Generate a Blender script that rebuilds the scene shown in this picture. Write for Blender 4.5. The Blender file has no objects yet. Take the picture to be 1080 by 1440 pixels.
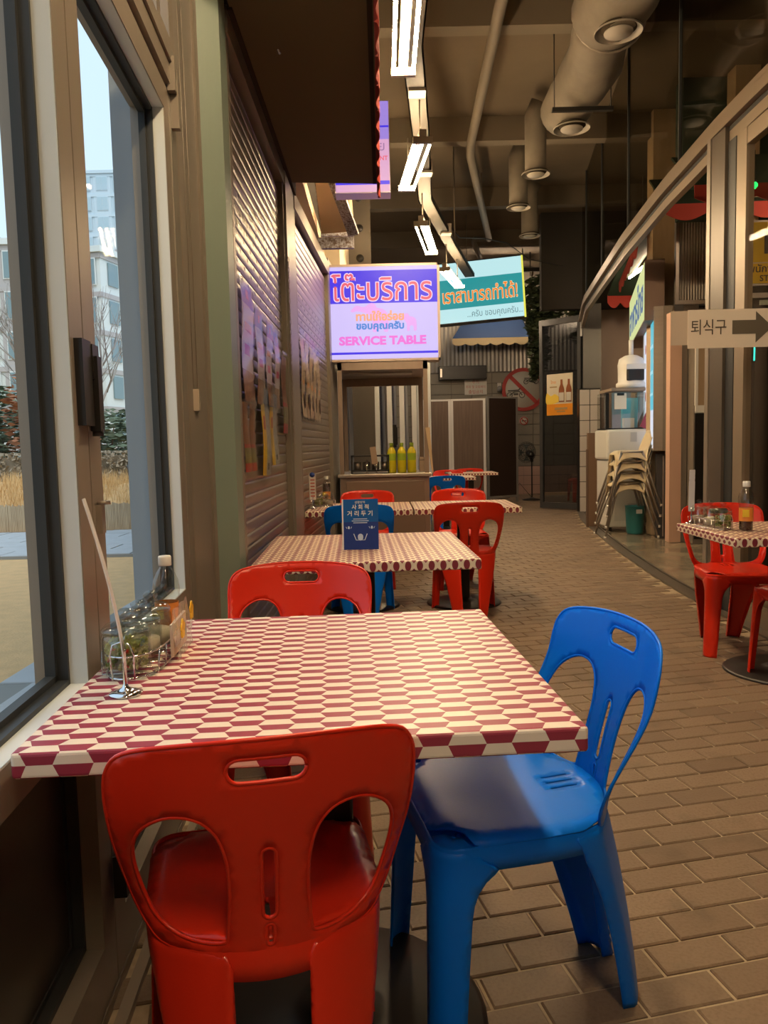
import bpy, bmesh, math, random
from mathutils import Vector, Matrix
from mathutils.geometry import delaunay_2d_cdt
random.seed(7)
R = math.radians
SC = bpy.context.scene
COL = SC.collection

# ------------------------------------------------------------------ camera
PITCH, ROLL, CAMH = R(4.85), R(1.35), 1.15
fwd = Vector((0, math.cos(PITCH), -math.sin(PITCH)))
r0 = Vector((1, 0, 0)); u0 = r0.cross(fwd)
rt = r0 * math.cos(ROLL) - u0 * math.sin(ROLL)
up = rt.cross(fwd)
cd = bpy.data.cameras.new('camera'); cam = bpy.data.objects.new('camera', cd); COL.objects.link(cam)
cd.sensor_fit = 'VERTICAL'; cd.sensor_height = 24.0; cd.sensor_width = 18.0
cd.lens = 1080.0 / 1440.0 * 24.0
cd.clip_start = 0.02; cd.clip_end = 600
m = Matrix((rt, up, -fwd)).transposed().to_4x4(); m.translation = (0, 0, CAMH)
cam.matrix_world = m
SC.camera = cam
# ------------------------------------------------------------------ world, exposure
w = bpy.data.worlds.new('world'); SC.world = w; w.use_nodes = True
nt = w.node_tree; bg = nt.nodes['Background']
tc = nt.nodes.new('ShaderNodeTexCoord'); sep = nt.nodes.new('ShaderNodeSeparateXYZ'); rmp = nt.nodes.new('ShaderNodeValToRGB')
nt.links.new(tc.outputs['Generated'], sep.inputs[0]); nt.links.new(sep.outputs['Z'], rmp.inputs[0]); nt.links.new(rmp.outputs[0], bg.inputs[0])
rmp.color_ramp.elements[0].position = 0.0; rmp.color_ramp.elements[0].color = (0.70, 0.86, 1.0, 1)
rmp.color_ramp.elements[1].position = 0.6; rmp.color_ramp.elements[1].color = (0.62, 0.80, 1.0, 1)
bg.inputs[1].default_value = 0.88
sd = bpy.data.lights.new('hazy_sun', 'SUN'); sd.energy = 1.5; sd.angle = R(35); sd.color = (1, .95, .88)
sun = bpy.data.objects.new('hazy_sun', sd); COL.objects.link(sun); sun.rotation_euler = (R(38), 0, R(35))
SC.view_settings.view_transform = 'Standard'; SC.view_settings.look = 'None'
SC.view_settings.gamma = 1; SC.view_settings.use_curve_mapping = False
SC.view_settings.exposure = 0.45
SC.cycles.use_denoising = True
SC.cycles.max_bounces = 8; SC.cycles.transparent_max_bounces = 24
SC.cycles.sample_clamp_indirect = 6.0
SC.cycles.caustics_reflective = False; SC.cycles.caustics_refractive = False
LAMP_COL = (1.0, 0.73, 0.42)
LAMP_W = 150.0

# ------------------------------------------------------------------ materials
MATS = {}
def mat(name, col, rough=.5, metal=0, spec=.5, noise=None, bump=None, emit=None, es=1.0, coat=0, stretch=None):
    if name in MATS: return MATS[name]
    mt = bpy.data.materials.new(name); mt.use_nodes = True; n = mt.node_tree; b = n.nodes['Principled BSDF']
    c = (*col, 1)
    b.inputs['Base Color'].default_value = c; b.inputs['Roughness'].default_value = rough
    b.inputs['Metallic'].default_value = metal; b.inputs['Specular IOR Level'].default_value = spec
    b.inputs['Coat Weight'].default_value = coat
    if noise or bump:
        t = n.nodes.new('ShaderNodeTexCoord'); mp = n.nodes.new('ShaderNodeMapping'); n.links.new(t.outputs['Object'], mp.inputs[0])
        if stretch: mp.inputs['Scale'].default_value = stretch
    if noise:
        sc, amt, c2 = noise
        t1 = n.nodes.new('ShaderNodeTexNoise'); t1.inputs['Scale'].default_value = sc; t1.inputs['Detail'].default_value = 5
        n.links.new(mp.outputs[0], t1.inputs['Vector'])
        mx = n.nodes.new('ShaderNodeMix'); mx.data_type = 'RGBA'
        mr = n.nodes.new('ShaderNodeMapRange'); mr.inputs[1].default_value = .35; mr.inputs[2].default_value = .65; mr.inputs[4].default_value = amt
        n.links.new(t1.outputs[0], mr.inputs[0]); n.links.new(mr.outputs[0], mx.inputs[0])
        mx.inputs[6].default_value = c; mx.inputs[7].default_value = (*c2, 1)
        n.links.new(mx.outputs[2], b.inputs['Base Color'])
    if bump:
        sc, st = bump
        t2 = n.nodes.new('ShaderNodeTexNoise'); t2.inputs['Scale'].default_value = sc; t2.inputs['Detail'].default_value = 4
        n.links.new(mp.outputs[0], t2.inputs['Vector'])
        bp = n.nodes.new('ShaderNodeBump'); bp.inputs['Strength'].default_value = st; bp.inputs['Distance'].default_value = .01
        n.links.new(t2.outputs[0], bp.inputs['Height']); n.links.new(bp.outputs[0], b.inputs['Normal'])
    if emit:
        b.inputs['Emission Color'].default_value = (*emit, 1); b.inputs['Emission Strength'].default_value = es
    MATS[name] = mt; return mt

def glass(name, tint=(1, 1, 1), gloss=.12, rough=.02, graze=.14):
    if name in MATS: return MATS[name]
    mt = bpy.data.materials.new(name); mt.use_nodes = True; n = mt.node_tree
    n.nodes.remove(n.nodes['Principled BSDF']); out = n.nodes['Material Output']
    tr = n.nodes.new('ShaderNodeBsdfTransparent'); tr.inputs[0].default_value = (*tint, 1)
    gl = n.nodes.new('ShaderNodeBsdfGlossy'); gl.inputs['Roughness'].default_value = rough
    lw = n.nodes.new('ShaderNodeLayerWeight'); lw.inputs['Blend'].default_value = .5
    pw = n.nodes.new('ShaderNodeMath'); pw.operation = 'POWER'; pw.inputs[1].default_value = 5
    ad = n.nodes.new('ShaderNodeMath'); ad.operation = 'MULTIPLY_ADD'; ad.inputs[1].default_value = graze; ad.inputs[2].default_value = gloss; ad.use_clamp = True
    mx = n.nodes.new('ShaderNodeMixShader')
    n.links.new(lw.outputs['Facing'], pw.inputs[0]); n.links.new(pw.outputs[0], ad.inputs[0]); n.links.new(ad.outputs[0], mx.inputs[0])
    n.links.new(tr.outputs[0], mx.inputs[1]); n.links.new(gl.outputs[0], mx.inputs[2]); n.links.new(mx.outputs[0], out.inputs[0])
    MATS[name] = mt; return mt

def nodes_mat(name, build, rough=.45, spec=.5, coat=0):
    """material whose base colour comes from build(nt, math, uvxyz) -> color socket"""
    if name in MATS: return MATS[name]
    mt = bpy.data.materials.new(name); mt.use_nodes = True; n = mt.node_tree; b = n.nodes['Principled BSDF']
    b.inputs['Roughness'].default_value = rough; b.inputs['Specular IOR Level'].default_value = spec; b.inputs['Coat Weight'].default_value = coat
    def mth(op, a, bb=None, c=None):
        x = n.nodes.new('ShaderNodeMath'); x.operation = op
        for i, v in enumerate((a, bb, c)):
            if v is None: continue
            if isinstance(v, (int, float)): x.inputs[i].default_value = v
            else: n.links.new(v, x.inputs[i])
        return x.outputs[0]
    n.links.new(build(n, mth, b), b.inputs['Base Color'])
    MATS[name] = mt; return mt

def mixc(n, fac, c1, c2):
    mx = n.nodes.new('ShaderNodeMix'); mx.data_type = 'RGBA'
    n.links.new(fac, mx.inputs[0])
    for i, c in ((6, c1), (7, c2)):
        if isinstance(c, tuple): mx.inputs[i].default_value = (*c, 1)
        else: n.links.new(c, mx.inputs[i])
    return mx.outputs[2]

CREAM, MAROON = (.80, .70, .58), (.30, .035, .065)
def hex_build(n, mth, b):
    uv = n.nodes.new('ShaderNodeUVMap'); s = n.nodes.new('ShaderNodeSeparateXYZ'); n.links.new(uv.outputs[0], s.inputs[0])
    v = mth('DIVIDE', s.outputs['Y'], .0222); row = mth('FLOOR', v); t = mth('SUBTRACT', v, row)
    par = mth('MULTIPLY', mth('MODULO', mth('ADD', row, 400), 2), .5)
    u = mth('FRACT', mth('ADD', mth('ADD', mth('DIVIDE', s.outputs['X'], .0955), par), 100))
    d = mth('ABSOLUTE', mth('SUBTRACT', u, .5))
    lim = mth('MULTIPLY_ADD', t, -.108, .304)
    return mixc(n, mth('LESS_THAN', d, lim), MAROON, CREAM)
def lens_build(n, mth, b):
    uv = n.nodes.new('ShaderNodeUVMap'); s = n.nodes.new('ShaderNodeSeparateXYZ'); n.links.new(uv.outputs[0], s.inputs[0])
    def lens(px, py, ox, oy, wx, wy):
        u = mth('SUBTRACT', mth('FRACT', mth('ADD', mth('DIVIDE', s.outputs['X'], px), 50 + ox)), .5)
        v = mth('SUBTRACT', mth('FRACT', mth('ADD', mth('DIVIDE', s.outputs['Y'], py), 50 + oy)), .5)
        a = mth('ABSOLUTE', mth('DIVIDE', u, wx)); q = mth('DIVIDE', v, wy)
        return mth('LESS_THAN', mth('ADD', a, mth('MULTIPLY', q, q)), 1.0)
    a = lens(.044, .050, 0, 0, .27, .47); c = lens(.044, .050, .5, .5, .20, .30)
    return mixc(n, mth('MAXIMUM', a, c), (.80, .68, .50), (.22, .03, .045))
def brick_build(n, mth, b):
    g = n.nodes.new('ShaderNodeNewGeometry'); s = n.nodes.new('ShaderNodeSeparateXYZ'); n.links.new(g.outputs['Position'], s.inputs[0])
    ca, sa = math.cos(R(12.5)), math.sin(R(12.5))
    u = mth('ADD', mth('MULTIPLY', s.outputs['X'], ca), mth('MULTIPLY', s.outputs['Y'], sa))
    v = mth('SUBTRACT', mth('MULTIPLY', s.outputs['Y'], ca), mth('MULTIPLY', s.outputs['X'], sa))
    row = mth('FLOOR', mth('DIVIDE', mth('SUBTRACT', v, .039), .0973))
    par = mth('MULTIPLY', mth('MODULO', mth('ADD', row, 400), 2), .5)
    col = mth('FLOOR', mth('ADD', mth('DIVIDE', mth('SUBTRACT', u, .515), .198), par))
    cb = n.nodes.new('ShaderNodeCombineXYZ'); n.links.new(row, cb.inputs[0]); n.links.new(col, cb.inputs[1])
    wn = n.nodes.new('ShaderNodeTexWhiteNoise'); n.links.new(cb.outputs[0], wn.inputs['Vector'])
    c1 = mixc(n, wn.outputs['Value'], (.180, .125, .084), (.25, .178, .118))
    ns = n.nodes.new('ShaderNodeTexNoise'); ns.inputs['Scale'].default_value = 120; ns.inputs['Detail'].default_value = 3; n.links.new(g.outputs['Position'], ns.inputs['Vector'])
    n2 = n.nodes.new('ShaderNodeTexNoise'); n2.inputs['Scale'].default_value = 3.5; n2.inputs['Detail'].default_value = 6; n.links.new(g.outputs['Position'], n2.inputs['Vector'])
    f = mth('MULTIPLY', mth('SUBTRACT', ns.outputs[0], .45), 2.2)
    c2 = mixc(n, mth('MINIMUM', mth('MAXIMUM', f, 0), .5), c1, (.16, .10, .06))
    f2 = mth('MINIMUM', mth('MAXIMUM', mth('MULTIPLY', mth('SUBTRACT', n2.outputs[0], .56), 5), 0), .55)
    c3 = mixc(n, f2, c2, (.12, .085, .055))
    bp = n.nodes.new('ShaderNodeBump'); bp.inputs['Strength'].default_value = .35; bp.inputs['Distance'].default_value = .004
    n.links.new(ns.outputs[0], bp.inputs['Height']); n.links.new(bp.outputs[0], b.inputs['Normal'])
    return c3

M_HEX = nodes_mat('hex_cloth', hex_build, .42, .4)
M_LENS = nodes_mat('lens_cloth', lens_build, .38, .5)
M_BRICK = nodes_mat('paver', brick_build, .55, .4)
M_MORTAR = mat('mortar', (.44, .35, .24), .9, noise=(40, .5, (.30, .23, .16)))
M_RED = mat('red_plastic', (.66, .026, .008), .28, spec=.4, bump=(260, .04))
M_BLUE = mat('blue_plastic', (.002, .165, .80), .34, spec=.2, bump=(260, .04))
M_ALU = mat('anodised_frame', (.29, .25, .21), .42, .35, noise=(3, .25, (.25, .215, .175)), stretch=(8, 8, 1))
M_ALUD = mat('bronze_frame', (.26, .22, .18), .42, .4)
M_GASK = mat('gasket', (.025, .028, .03), .5)
M_DARK = mat('dark_brown_paint', (.060, .046, .030), .95, spec=.05, noise=(2, .4, (.04, .032, .024)))
M_CEIL = mat('ceiling_paint', (.14, .105, .068), .9, noise=(1.2, .5, (.09, .068, .045)))
M_BLACK = mat('black_metal', (.018, .016, .015), .38, .2)
M_STEEL = mat('stainless', (.50, .44, .38), .32, .85, noise=(2, .4, (.42, .37, .32)), stretch=(1, 1, 12))
M_SLAT = mat('shutter_slat', (.40, .36, .32), .34, .8, bump=(30, .05), stretch=(1, .1, 1))
M_CHROME = mat('chrome', (.75, .75, .75), .08, 1.0)
M_WHITE = mat('white_plastic', (.75, .73, .69), .4)
M_WINDOW = glass('window_glass', (.97, .99, .99), .0015, graze=.05)
M_FGLASS = glass('facade_glass', (.80, .78, .73), .07)
M_DGLASS = glass('door_glass', (.93, .91, .88), .004, graze=.04)
M_JAR = glass('jar_glass', (.90, .92, .90), .10, graze=.5)
M_POUCH = glass('pouch_film', (.97, .97, .97), .07, .09, graze=.10)

# ------------------------------------------------------------------ mesh helpers
def link(name, me, mt, parent=None, loc=None, rot=None):
    o = bpy.data.objects.new(name, me); COL.objects.link(o)
    if mt is not None and me is not None and not me.materials: me.materials.append(mt)
    if parent: o.parent = parent
    if loc: o.location = loc
    if rot: o.rotation_euler = rot
    return o
def thing(name, label, cat, loc=(0, 0, 0), rz=0, group=None, rot=None):
    o = bpy.data.objects.new(name, None); COL.objects.link(o); o.empty_display_size = .05
    o.location = loc; o.rotation_euler = rot if rot else (0, 0, rz)
    o['label'] = label; o['category'] = cat
    if group: o['group'] = group
    return o
def tag(o, label, cat, group=None, kind=None):
    o['label'] = label; o['category'] = cat
    if group: o['group'] = group
    if kind: o['kind'] = kind
    return o
def struct(o): o['kind'] = 'structure'; return o
def stuff(o): o['kind'] = 'stuff'; return o

class MB:
    def __init__(s): s.v = []; s.f = []; s.smooth = []
    def add(s, vs, fs, sm=False):
        k = len(s.v); s.v += [tuple(v) for v in vs]; s.f += [tuple(i + k for i in f) for f in fs]; s.smooth += [sm] * len(fs); return s
    def box(s, a, b, ch=0):
        x0, y0, z0 = [min(p, q) for p, q in zip(a, b)]; x1, y1, z1 = [max(p, q) for p, q in zip(a, b)]
        if ch <= 0:
            vs = [(x, y, z) for z in (z0, z1) for y in (y0, y1) for x in (x0, x1)]
            return s.add(vs, [(0, 2, 3, 1), (4, 5, 7, 6), (0, 1, 5, 4), (2, 6, 7, 3), (0, 4, 6, 2), (1, 3, 7, 5)])
        bm = bmesh.new(); bmesh.ops.create_cube(bm, size=1)
        for v in bm.verts: v.co = Vector(((x0 + x1) / 2 + v.co.x * (x1 - x0), (y0 + y1) / 2 + v.co.y * (y1 - y0), (z0 + z1) / 2 + v.co.z * (z1 - z0)))
        bmesh.ops.bevel(bm, geom=bm.edges[:], offset=ch, segments=2, profile=.5, affect='EDGES')
        return s.bm(bm)
    def bm(s, bm, sm=False):
        bm.verts.index_update(); s.add([v.co[:] for v in bm.verts], [[v.index for v in f.verts] for f in bm.faces], sm); bm.free(); return s
    def obox(s, c, d, half, ch=0):
        """box centred at c, rotated about z so its local x runs along d (radians), half sizes"""
        k = len(s.v); s.box((-half[0], -half[1], -half[2]), half, ch)
        ca, sa = math.cos(d), math.sin(d)
        for i in range(k, len(s.v)):
            x, y, z = s.v[i]; s.v[i] = (c[0] + x * ca - y * sa, c[1] + x * sa + y * ca, c[2] + z)
        return s
    def lathe(s, prof, n=24, c=(0, 0, 0), sm=True, cap=True):
        vs = []; fs = []
        for r, z in prof:
            for i in range(n):
                a = 2 * math.pi * i / n; vs.append((c[0] + r * math.cos(a), c[1] + r * math.sin(a), c[2] + z))
        for j in range(len(prof) - 1):
            for i in range(n):
                fs.append((j * n + i, j * n + (i + 1) % n, (j + 1) * n + (i + 1) % n, (j + 1) * n + i))
        if cap: fs.append(tuple(reversed(range(n)))); fs.append(tuple(range((len(prof) - 1) * n, len(prof) * n)))
        return s.add(vs, fs, sm)
    def tube(s, pts, r, n=8, closed=False, cap=True):
        pts = [Vector(p) for p in pts]; m_ = len(pts); rs = r if isinstance(r, (list, tuple)) else [r] * m_
        vs = []; fs = []; prev = None
        for i, p in enumerate(pts):
            if closed: t = pts[(i + 1) % m_] - pts[i - 1]
            else: t = pts[min(i + 1, m_ - 1)] - pts[max(i - 1, 0)]
            t.normalize()
            if prev is None: a = t.orthogonal().normalized()
            else: a = (prev - t * prev.dot(t)); a = a.normalized() if a.length > 1e-6 else t.orthogonal().normalized()
            prev = a; b = t.cross(a)
            for k in range(n):
                q = 2 * math.pi * k / n; vs.append(p + (a * math.cos(q) + b * math.sin(q)) * rs[i])
        for i in range(m_ if closed else m_ - 1):
            j = (i + 1) % m_
            for k in range(n): fs.append((i * n + k, i * n + (k + 1) % n, j * n + (k + 1) % n, j * n + k))
        if cap and not closed: fs.append(tuple(reversed(range(n)))); fs.append(tuple(range((m_ - 1) * n, m_ * n)))
        return s.add(vs, fs, True)
    def bar(s, a, b, wx, wz, ch=0):
        """box bar from a to b of width wx, height wz"""
        a = Vector(a); b = Vector(b); t = (b - a); L = t.length; t.normalize()
        ref = Vector((0, 0, 1)) if abs(t.z) < .95 else Vector((0, 1, 0))
        x = t.cross(ref).normalized(); z = x.cross(t)
        vs = []
        for e in (a, b):
            for i, j in ((-1, -1), (1, -1), (1, 1), (-1, 1)): vs.append(e + x * (i * wx / 2) + z * (j * wz / 2))
        return s.add(vs, [(3, 2, 1, 0), (4, 5, 6, 7), (0, 1, 5, 4), (1, 2, 6, 5), (2, 3, 7, 6), (3, 0, 4, 7)])
    def prism(s, poly, z0, z1, f=lambda x, y, z: (x, y, z)):
        n = len(poly); vs = [f(x, y, z0) for x, y in poly] + [f(x, y, z1) for x, y in poly]
        fs = [tuple(reversed(range(n))), tuple(range(n, 2 * n))] + [(i, (i + 1) % n, (i + 1) % n + n, i + n) for i in range(n)]
        return s.add(vs, fs)
    def mesh(s, name='m', uv=None):
        me = bpy.data.meshes.new(name); me.from_pydata([tuple(v) for v in s.v], [], s.f); me.update()
        me.polygons.foreach_set('use_smooth', s.smooth)
        if uv:
            l = me.uv_layers.new(name='UVMap')
            for p in me.polygons:
                for li in p.loop_indices:
                    l.data[li].uv = uv(me.vertices[me.loops[li].vertex_index].co, p.normal)
        return me
    def build(s, name, mt, parent=None, loc=None, rot=None, uv=None): return link(name, s.mesh(name, uv), mt, parent, loc, rot)

def box(name, a, b, mt, parent=None, ch=0): return MB().box(a, b, ch).build(name, mt, parent)

def copy_tree(o, parent=None):
    c = o.copy(); COL.objects.link(c)
    if parent: c.parent = parent
    for ch in list(o.children): copy_tree(ch, c)
    return c

def pip(x, y, poly):
    c = False; j = len(poly) - 1
    for i in range(len(poly)):
        xi, yi = poly[i]; xj, yj = poly[j]
        if (yi > y) != (yj > y) and x < (xj - xi) * (y - yi) / (yj - yi) + xi: c = not c
        j = i
    return c
def dens(poly, step):
    out = []
    for i, a in enumerate(poly):
        b = poly[(i + 1) % len(poly)]; L = math.dist(a, b); k = max(1, int(L / step))
        out += [(a[0] + (b[0] - a[0]) * t / k, a[1] + (b[1] - a[1]) * t / k) for t in range(k)]
    return out
def smooth_poly(ctrl, n=6):
    """closed Catmull-Rom through control points"""
    out = []; m_ = len(ctrl)
    for i in range(m_):
        p0, p1, p2, p3 = [ctrl[(i + k) % m_] for k in (-1, 0, 1, 2)]
        for k in range(n):
            t = k / n
            out.append(tuple(.5 * (2 * p1[d] + (p2[d] - p0[d]) * t + (2 * p0[d] - 5 * p1[d] + 4 * p2[d] - p3[d]) * t * t + (-p0[d] + 3 * p1[d] - 3 * p2[d] + p3[d]) * t ** 3) for d in (0, 1)))
    return out
def stadium(cx, cy, hw, hh, n=7):
    """rounded slot"""
    r = min(hw, hh); out = []
    for q, (sx, sy) in enumerate(((1, 1), (-1, 1), (-1, -1), (1, -1))):
        for k in range(n):
            a = math.pi / 2 * q + math.pi / 2 * k / (n - 1)
            out.append((cx + sx * (hw - r) + r * math.cos(a), cy + sy * (hh - r) + r * math.sin(a)))
    o2 = []
    for p in out:
        if not o2 or math.dist(p, o2[-1]) > 1e-5: o2.append(p)
    return o2
def shell(outline, holes, mapf, step, thick, rim=0):
    """MB of a thin curved shell: a flat outline with holes, meshed and bent by mapf, given thickness"""
    out = dens(outline, step); hs = [dens(h, step * .7) for h in holes]
    pts = list(out); edges = [(i, (i + 1) % len(out)) for i in range(len(out))]
    for h in hs:
        k = len(pts); pts += h; edges += [(k + i, k + (i + 1) % len(h)) for i in range(len(h))]
    xs = [p[0] for p in out]; ys = [p[1] for p in out]
    bnd = list(pts)
    y = min(ys) + step * .5; r = 0
    while y < max(ys):
        x = min(xs) + step * (.5 if r % 2 else .9)
        while x < max(xs):
            if pip(x, y, out) and not any(pip(x, y, h) for h in hs) and all((x - q[0]) ** 2 + (y - q[1]) ** 2 > (step * .55) ** 2 for q in bnd): pts.append((x, y))
            x += step
        y += step * .87; r += 1
    V, _, F, *_x = delaunay_2d_cdt([Vector(p) for p in pts], edges, [], 0, 1e-6)
    F = [f for f in F if (lambda cx, cy: pip(cx, cy, out) and not any(pip(cx, cy, h) for h in hs))(sum(V[i].x for i in f) / 3, sum(V[i].y for i in f) / 3)]
    bm = bmesh.new(); vs = [bm.verts.new(mapf(v.x, v.y)) for v in V]
    for f in F:
        try: bm.faces.new([vs[i] for i in f])
        except ValueError: pass
    for v in [v for v in bm.verts if not v.link_faces]: bm.verts.remove(v)
    bm.normal_update(); bm.verts.index_update()
    nrm = [v.normal.copy() for v in bm.verts]; co = [v.co.copy() for v in bm.verts]; n = len(co)
    faces = [[v.index for v in f.verts] for f in bm.faces]
    be = [(e.link_loops[0].vert.index, e.link_loops[0].link_loop_next.vert.index) for e in bm.edges if len(e.link_faces) == 1]
    bm.free()
    mb = MB()
    mb.add([c + q * thick / 2 for c, q in zip(co, nrm)] + [c - q * thick / 2 for c, q in zip(co, nrm)],
           faces + [[i + n for i in reversed(f)] for f in faces] + [(a, a + n, b + n, b) for a, b in be], True)
    if rim:
        for lp in [out] + hs: mb.tube([mapf(*p) for p in lp], rim, 6, closed=True)
    return mb

def text(s, size, mt, parent, loc, rot, name='lettering', extrude=.0012, align='CENTER', bold=0, sx=1.0, fw=None, fh=None):
    cu = bpy.data.curves.new('t', 'FONT'); cu.body = s; cu.size = size; cu.extrude = extrude; cu.align_x = align; cu.align_y = 'CENTER'; cu.offset = bold; cu.resolution_u = 3
    o = bpy.data.objects.new('t', cu); COL.objects.link(o)
    dg = bpy.context.evaluated_depsgraph_get(); me = bpy.data.meshes.new_from_object(o.evaluated_get(dg))
    bpy.data.objects.remove(o); me.materials.clear()
    xs = [v.co.x for v in me.vertices]; ys = [v.co.y for v in me.vertices]
    kx = fw / (max(xs) - min(xs)) if fw else sx; ky = fh / (max(ys) - min(ys)) if fh else 1
    ox = (max(xs) + min(xs)) / 2 if fw else 0; oy = (max(ys) + min(ys)) / 2 if fh else 0
    for v in me.vertices: v.co.x = (v.co.x - ox) * kx; v.co.y = (v.co.y - oy) * ky
    return link(name, me, mt, parent, loc, rot)

# ------------------------------------------------------------------ plan curves
def wallx(y):   # room face of the left wall
    if y < 2.65: return -.585 - .068 * (y - 1.46)
    if y < 5.1: return -.56
    return -.55 + .045 * (y - 5.1)
FAC = [(2.3, -3.4), (2.26, 1.0), (2.26, 3.0), (2.265, 4.66), (2.285, 5.3), (2.36, 6.4), (2.53, 8.0), (2.74, 9.5), (3.0, 11.3), (3.36, 12.95)]
def facpts(a, b, step=.35):
    """points along the facade between y=a and y=b"""
    n = max(1, int((b - a) / step)); out = []
    for i in range(n + 1):
        y = a + (b - a) * i / n
        for (x0, y0), (x1, y1) in zip(FAC, FAC[1:]):
            if y0 - 1e-6 <= y <= y1 + 1e-6: out.append((x0 + (x1 - x0) * (y - y0) / (y1 - y0), y)); break
    return out
def fx(y): return facpts(y, y + 1e-9)[0][0]
def sweep(pts, prof, mb=None):
    """sweep profile [(offset to the right, z)] along plan polyline"""
    mb = mb or MB(); n = len(prof); vs = []; fs = []
    for i, p in enumerate(pts):
        a = Vector(pts[max(i - 1, 0)]); b = Vector(pts[min(i + 1, len(pts) - 1)]); t = (b - a).normalized(); nx, ny = t.y, -t.x
        for d, z in prof: vs.append((p[0] + nx * d, p[1] + ny * d, z))
    for i in range(len(pts) - 1):
        for k in range(n): fs.append((i * n + k, i * n + (k + 1) % n, (i + 1) * n + (k + 1) % n, (i + 1) * n + k))
    fs.append(tuple(range(n))); fs.append(tuple(reversed(range((len(pts) - 1) * n, len(pts) * n))))
    return mb.add(vs, fs)
def rect(d0, d1, z0, z1): return [(d0, z0), (d1, z0), (d1, z1), (d0, z1)]
# ================================================================== STRUCTURE
def st(name, mb, mt): return struct(mb.build(name, mt))
# ---- floor: pavers laid at 12.5 degrees to the wall
floor = struct(box('floor', (-.72, -3.4, -.06), (3.6, 17.5, -.006), M_MORTAR))
PA = R(12.5); UX = Vector((math.cos(PA), math.sin(PA))); VX = Vector((-math.sin(PA), math.cos(PA)))
BL, BW = .198, .0973
def brick_mesh(L, W):
    hx, hy, g, c = L / 2 - .0035, W / 2 - .0035, .0, .0035
    vs = [(-hx, -hy, -.012), (hx, -hy, -.012), (hx, hy, -.012), (-hx, hy, -.012), (-hx, -hy, -c), (hx, -hy, -c), (hx, hy, -c), (-hx, hy, -c),
          (-hx + c, -hy + c, 0), (hx - c, -hy + c, 0), (hx - c, hy - c, 0), (-hx + c, hy - c, 0)]
    fs = [(0, 1, 5, 4), (1, 2, 6, 5), (2, 3, 7, 6), (3, 0, 4, 7), (4, 5, 9, 8), (5, 6, 10, 9), (6, 7, 11, 10), (7, 4, 8, 11), (8, 9, 10, 11)]
    return vs, fs
bv, bf = brick_mesh(BL, BW)
def project(x, y, z):
    d = Vector((x, y, z - CAMH)); k = d.dot(fwd)
    return (540 + 1080 * d.dot(rt) / k, 720 - 1080 * d.dot(up) / k) if k > .01 else (-1, -1)
bricks = []
for j in range(-45, 190):
    for i in range(-20, 45):
        v = .039 + (j + .5) * BW; u = .515 + (i + .5 - .5 * (j % 2)) * BL
        p = UX * u + VX * v
        if p.y < -.6 or p.y > 17.3 or p.x < wallx(p.y) - .02 or p.x > 4: continue
        if p.y < 12.9 and p.x > fx(min(max(p.y, -3), 12.9)) - .13: continue
        bricks.append((p.x, p.y))
def vis(b):
    px, py = project(b[0], b[1], 0)
    if not (0 < px < 1080 and 0 < py < 1440): return False
    return px > 690 or (py > 1150 and (px > 590 or 180 < px < 260)) or (py < 930 and px > 600)
cand = sorted([b for b in bricks if vis(b)], key=lambda b: b[0] ** 2 + b[1] ** 2)[:300]
cs = set(cand)
bme = None
rb = random.Random(3)
for b in cand:
    if bme is None:
        q = MB().add(bv, bf); bme = q.mesh('brick')
    o = link('brick', bme, M_BRICK, floor, (b[0], b[1], rb.uniform(-.0015, .001)), (rb.uniform(-.004, .004), rb.uniform(-.004, .004), PA))
far = MB(); ca, sa = math.cos(PA), math.sin(PA)
for b in bricks:
    if b in cs: continue
    dz = rb.uniform(-.0015, .001)
    far.add([(b[0] + x * ca - y * sa, b[1] + x * sa + y * ca, z + dz) for x, y, z in bv], bf)
stuff(far.build('distant_paving', M_BRICK, floor))

# ---- restaurant floor (stained concrete) and its rooms
M_CONC = mat('stained_concrete', (.30, .25, .18), .22, noise=(3.2, .8, (.16, .13, .10)), bump=(18, .15))
mb = MB(); P = facpts(-3.4, 12.95)
vs = []
for x, y in P: vs += [(x, y, -.004), (9.0, y, -.004), (x, y, -.06), (9.0, y, -.06)]
fs = []
for i in range(len(P) - 1): fs += [(4 * i, 4 * i + 1, 4 * i + 5, 4 * i + 4), (4 * i + 2, 4 * i + 6, 4 * i + 7, 4 * i + 3)]
mb.add(vs, fs); mb.box((3.36, 12.95, -.06), (9, 17.5, -.004))
st('floor_restaurant', mb, M_CONC)
M_TRACK = mat('track_metal', (.14, .12, .10), .45, .5)
st('trim_1', sweep(facpts(-3.4, 12.9), rect(-.09, .01, -.03, .012)), M_TRACK)      # door track in the floor
st('trim_2', sweep(facpts(-3.4, 12.9), rect(.022, .04, -.02, .014)), M_TRACK)

# ---- ceiling
CEIL = 5.0
st('ceiling', MB().box((-.98, -3.6, CEIL), (9.2, 17.9, CEIL + .15)), M_CEIL)
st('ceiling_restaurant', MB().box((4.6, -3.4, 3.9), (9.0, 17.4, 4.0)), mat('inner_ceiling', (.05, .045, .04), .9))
M_BEAM = mat('beam_paint', (.15, .12, .085), .8)
for k, y in enumerate((4.6, 6.9, 9.4, 11.9, 14.2)):
    st('ceiling_beam', MB().box((-.7, y, CEIL - .28), (4.6, y + .16, CEIL)), M_BEAM)
# ---- enclosing walls
M_WALLD = mat('dark_wall', (.09, .075, .06), .8, noise=(2, .5, (.06, .05, .04)))
st('wall_back', MB().box((-2.2, -3.6, -.1), (9.2, -3.4, CEIL)), mat('rear_wall', (.35, .28, .20), .8))
st('wall_east', MB().box((9.0, -3.4, -.1), (9.2, 17.5, CEIL)), M_WALLD)
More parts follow.
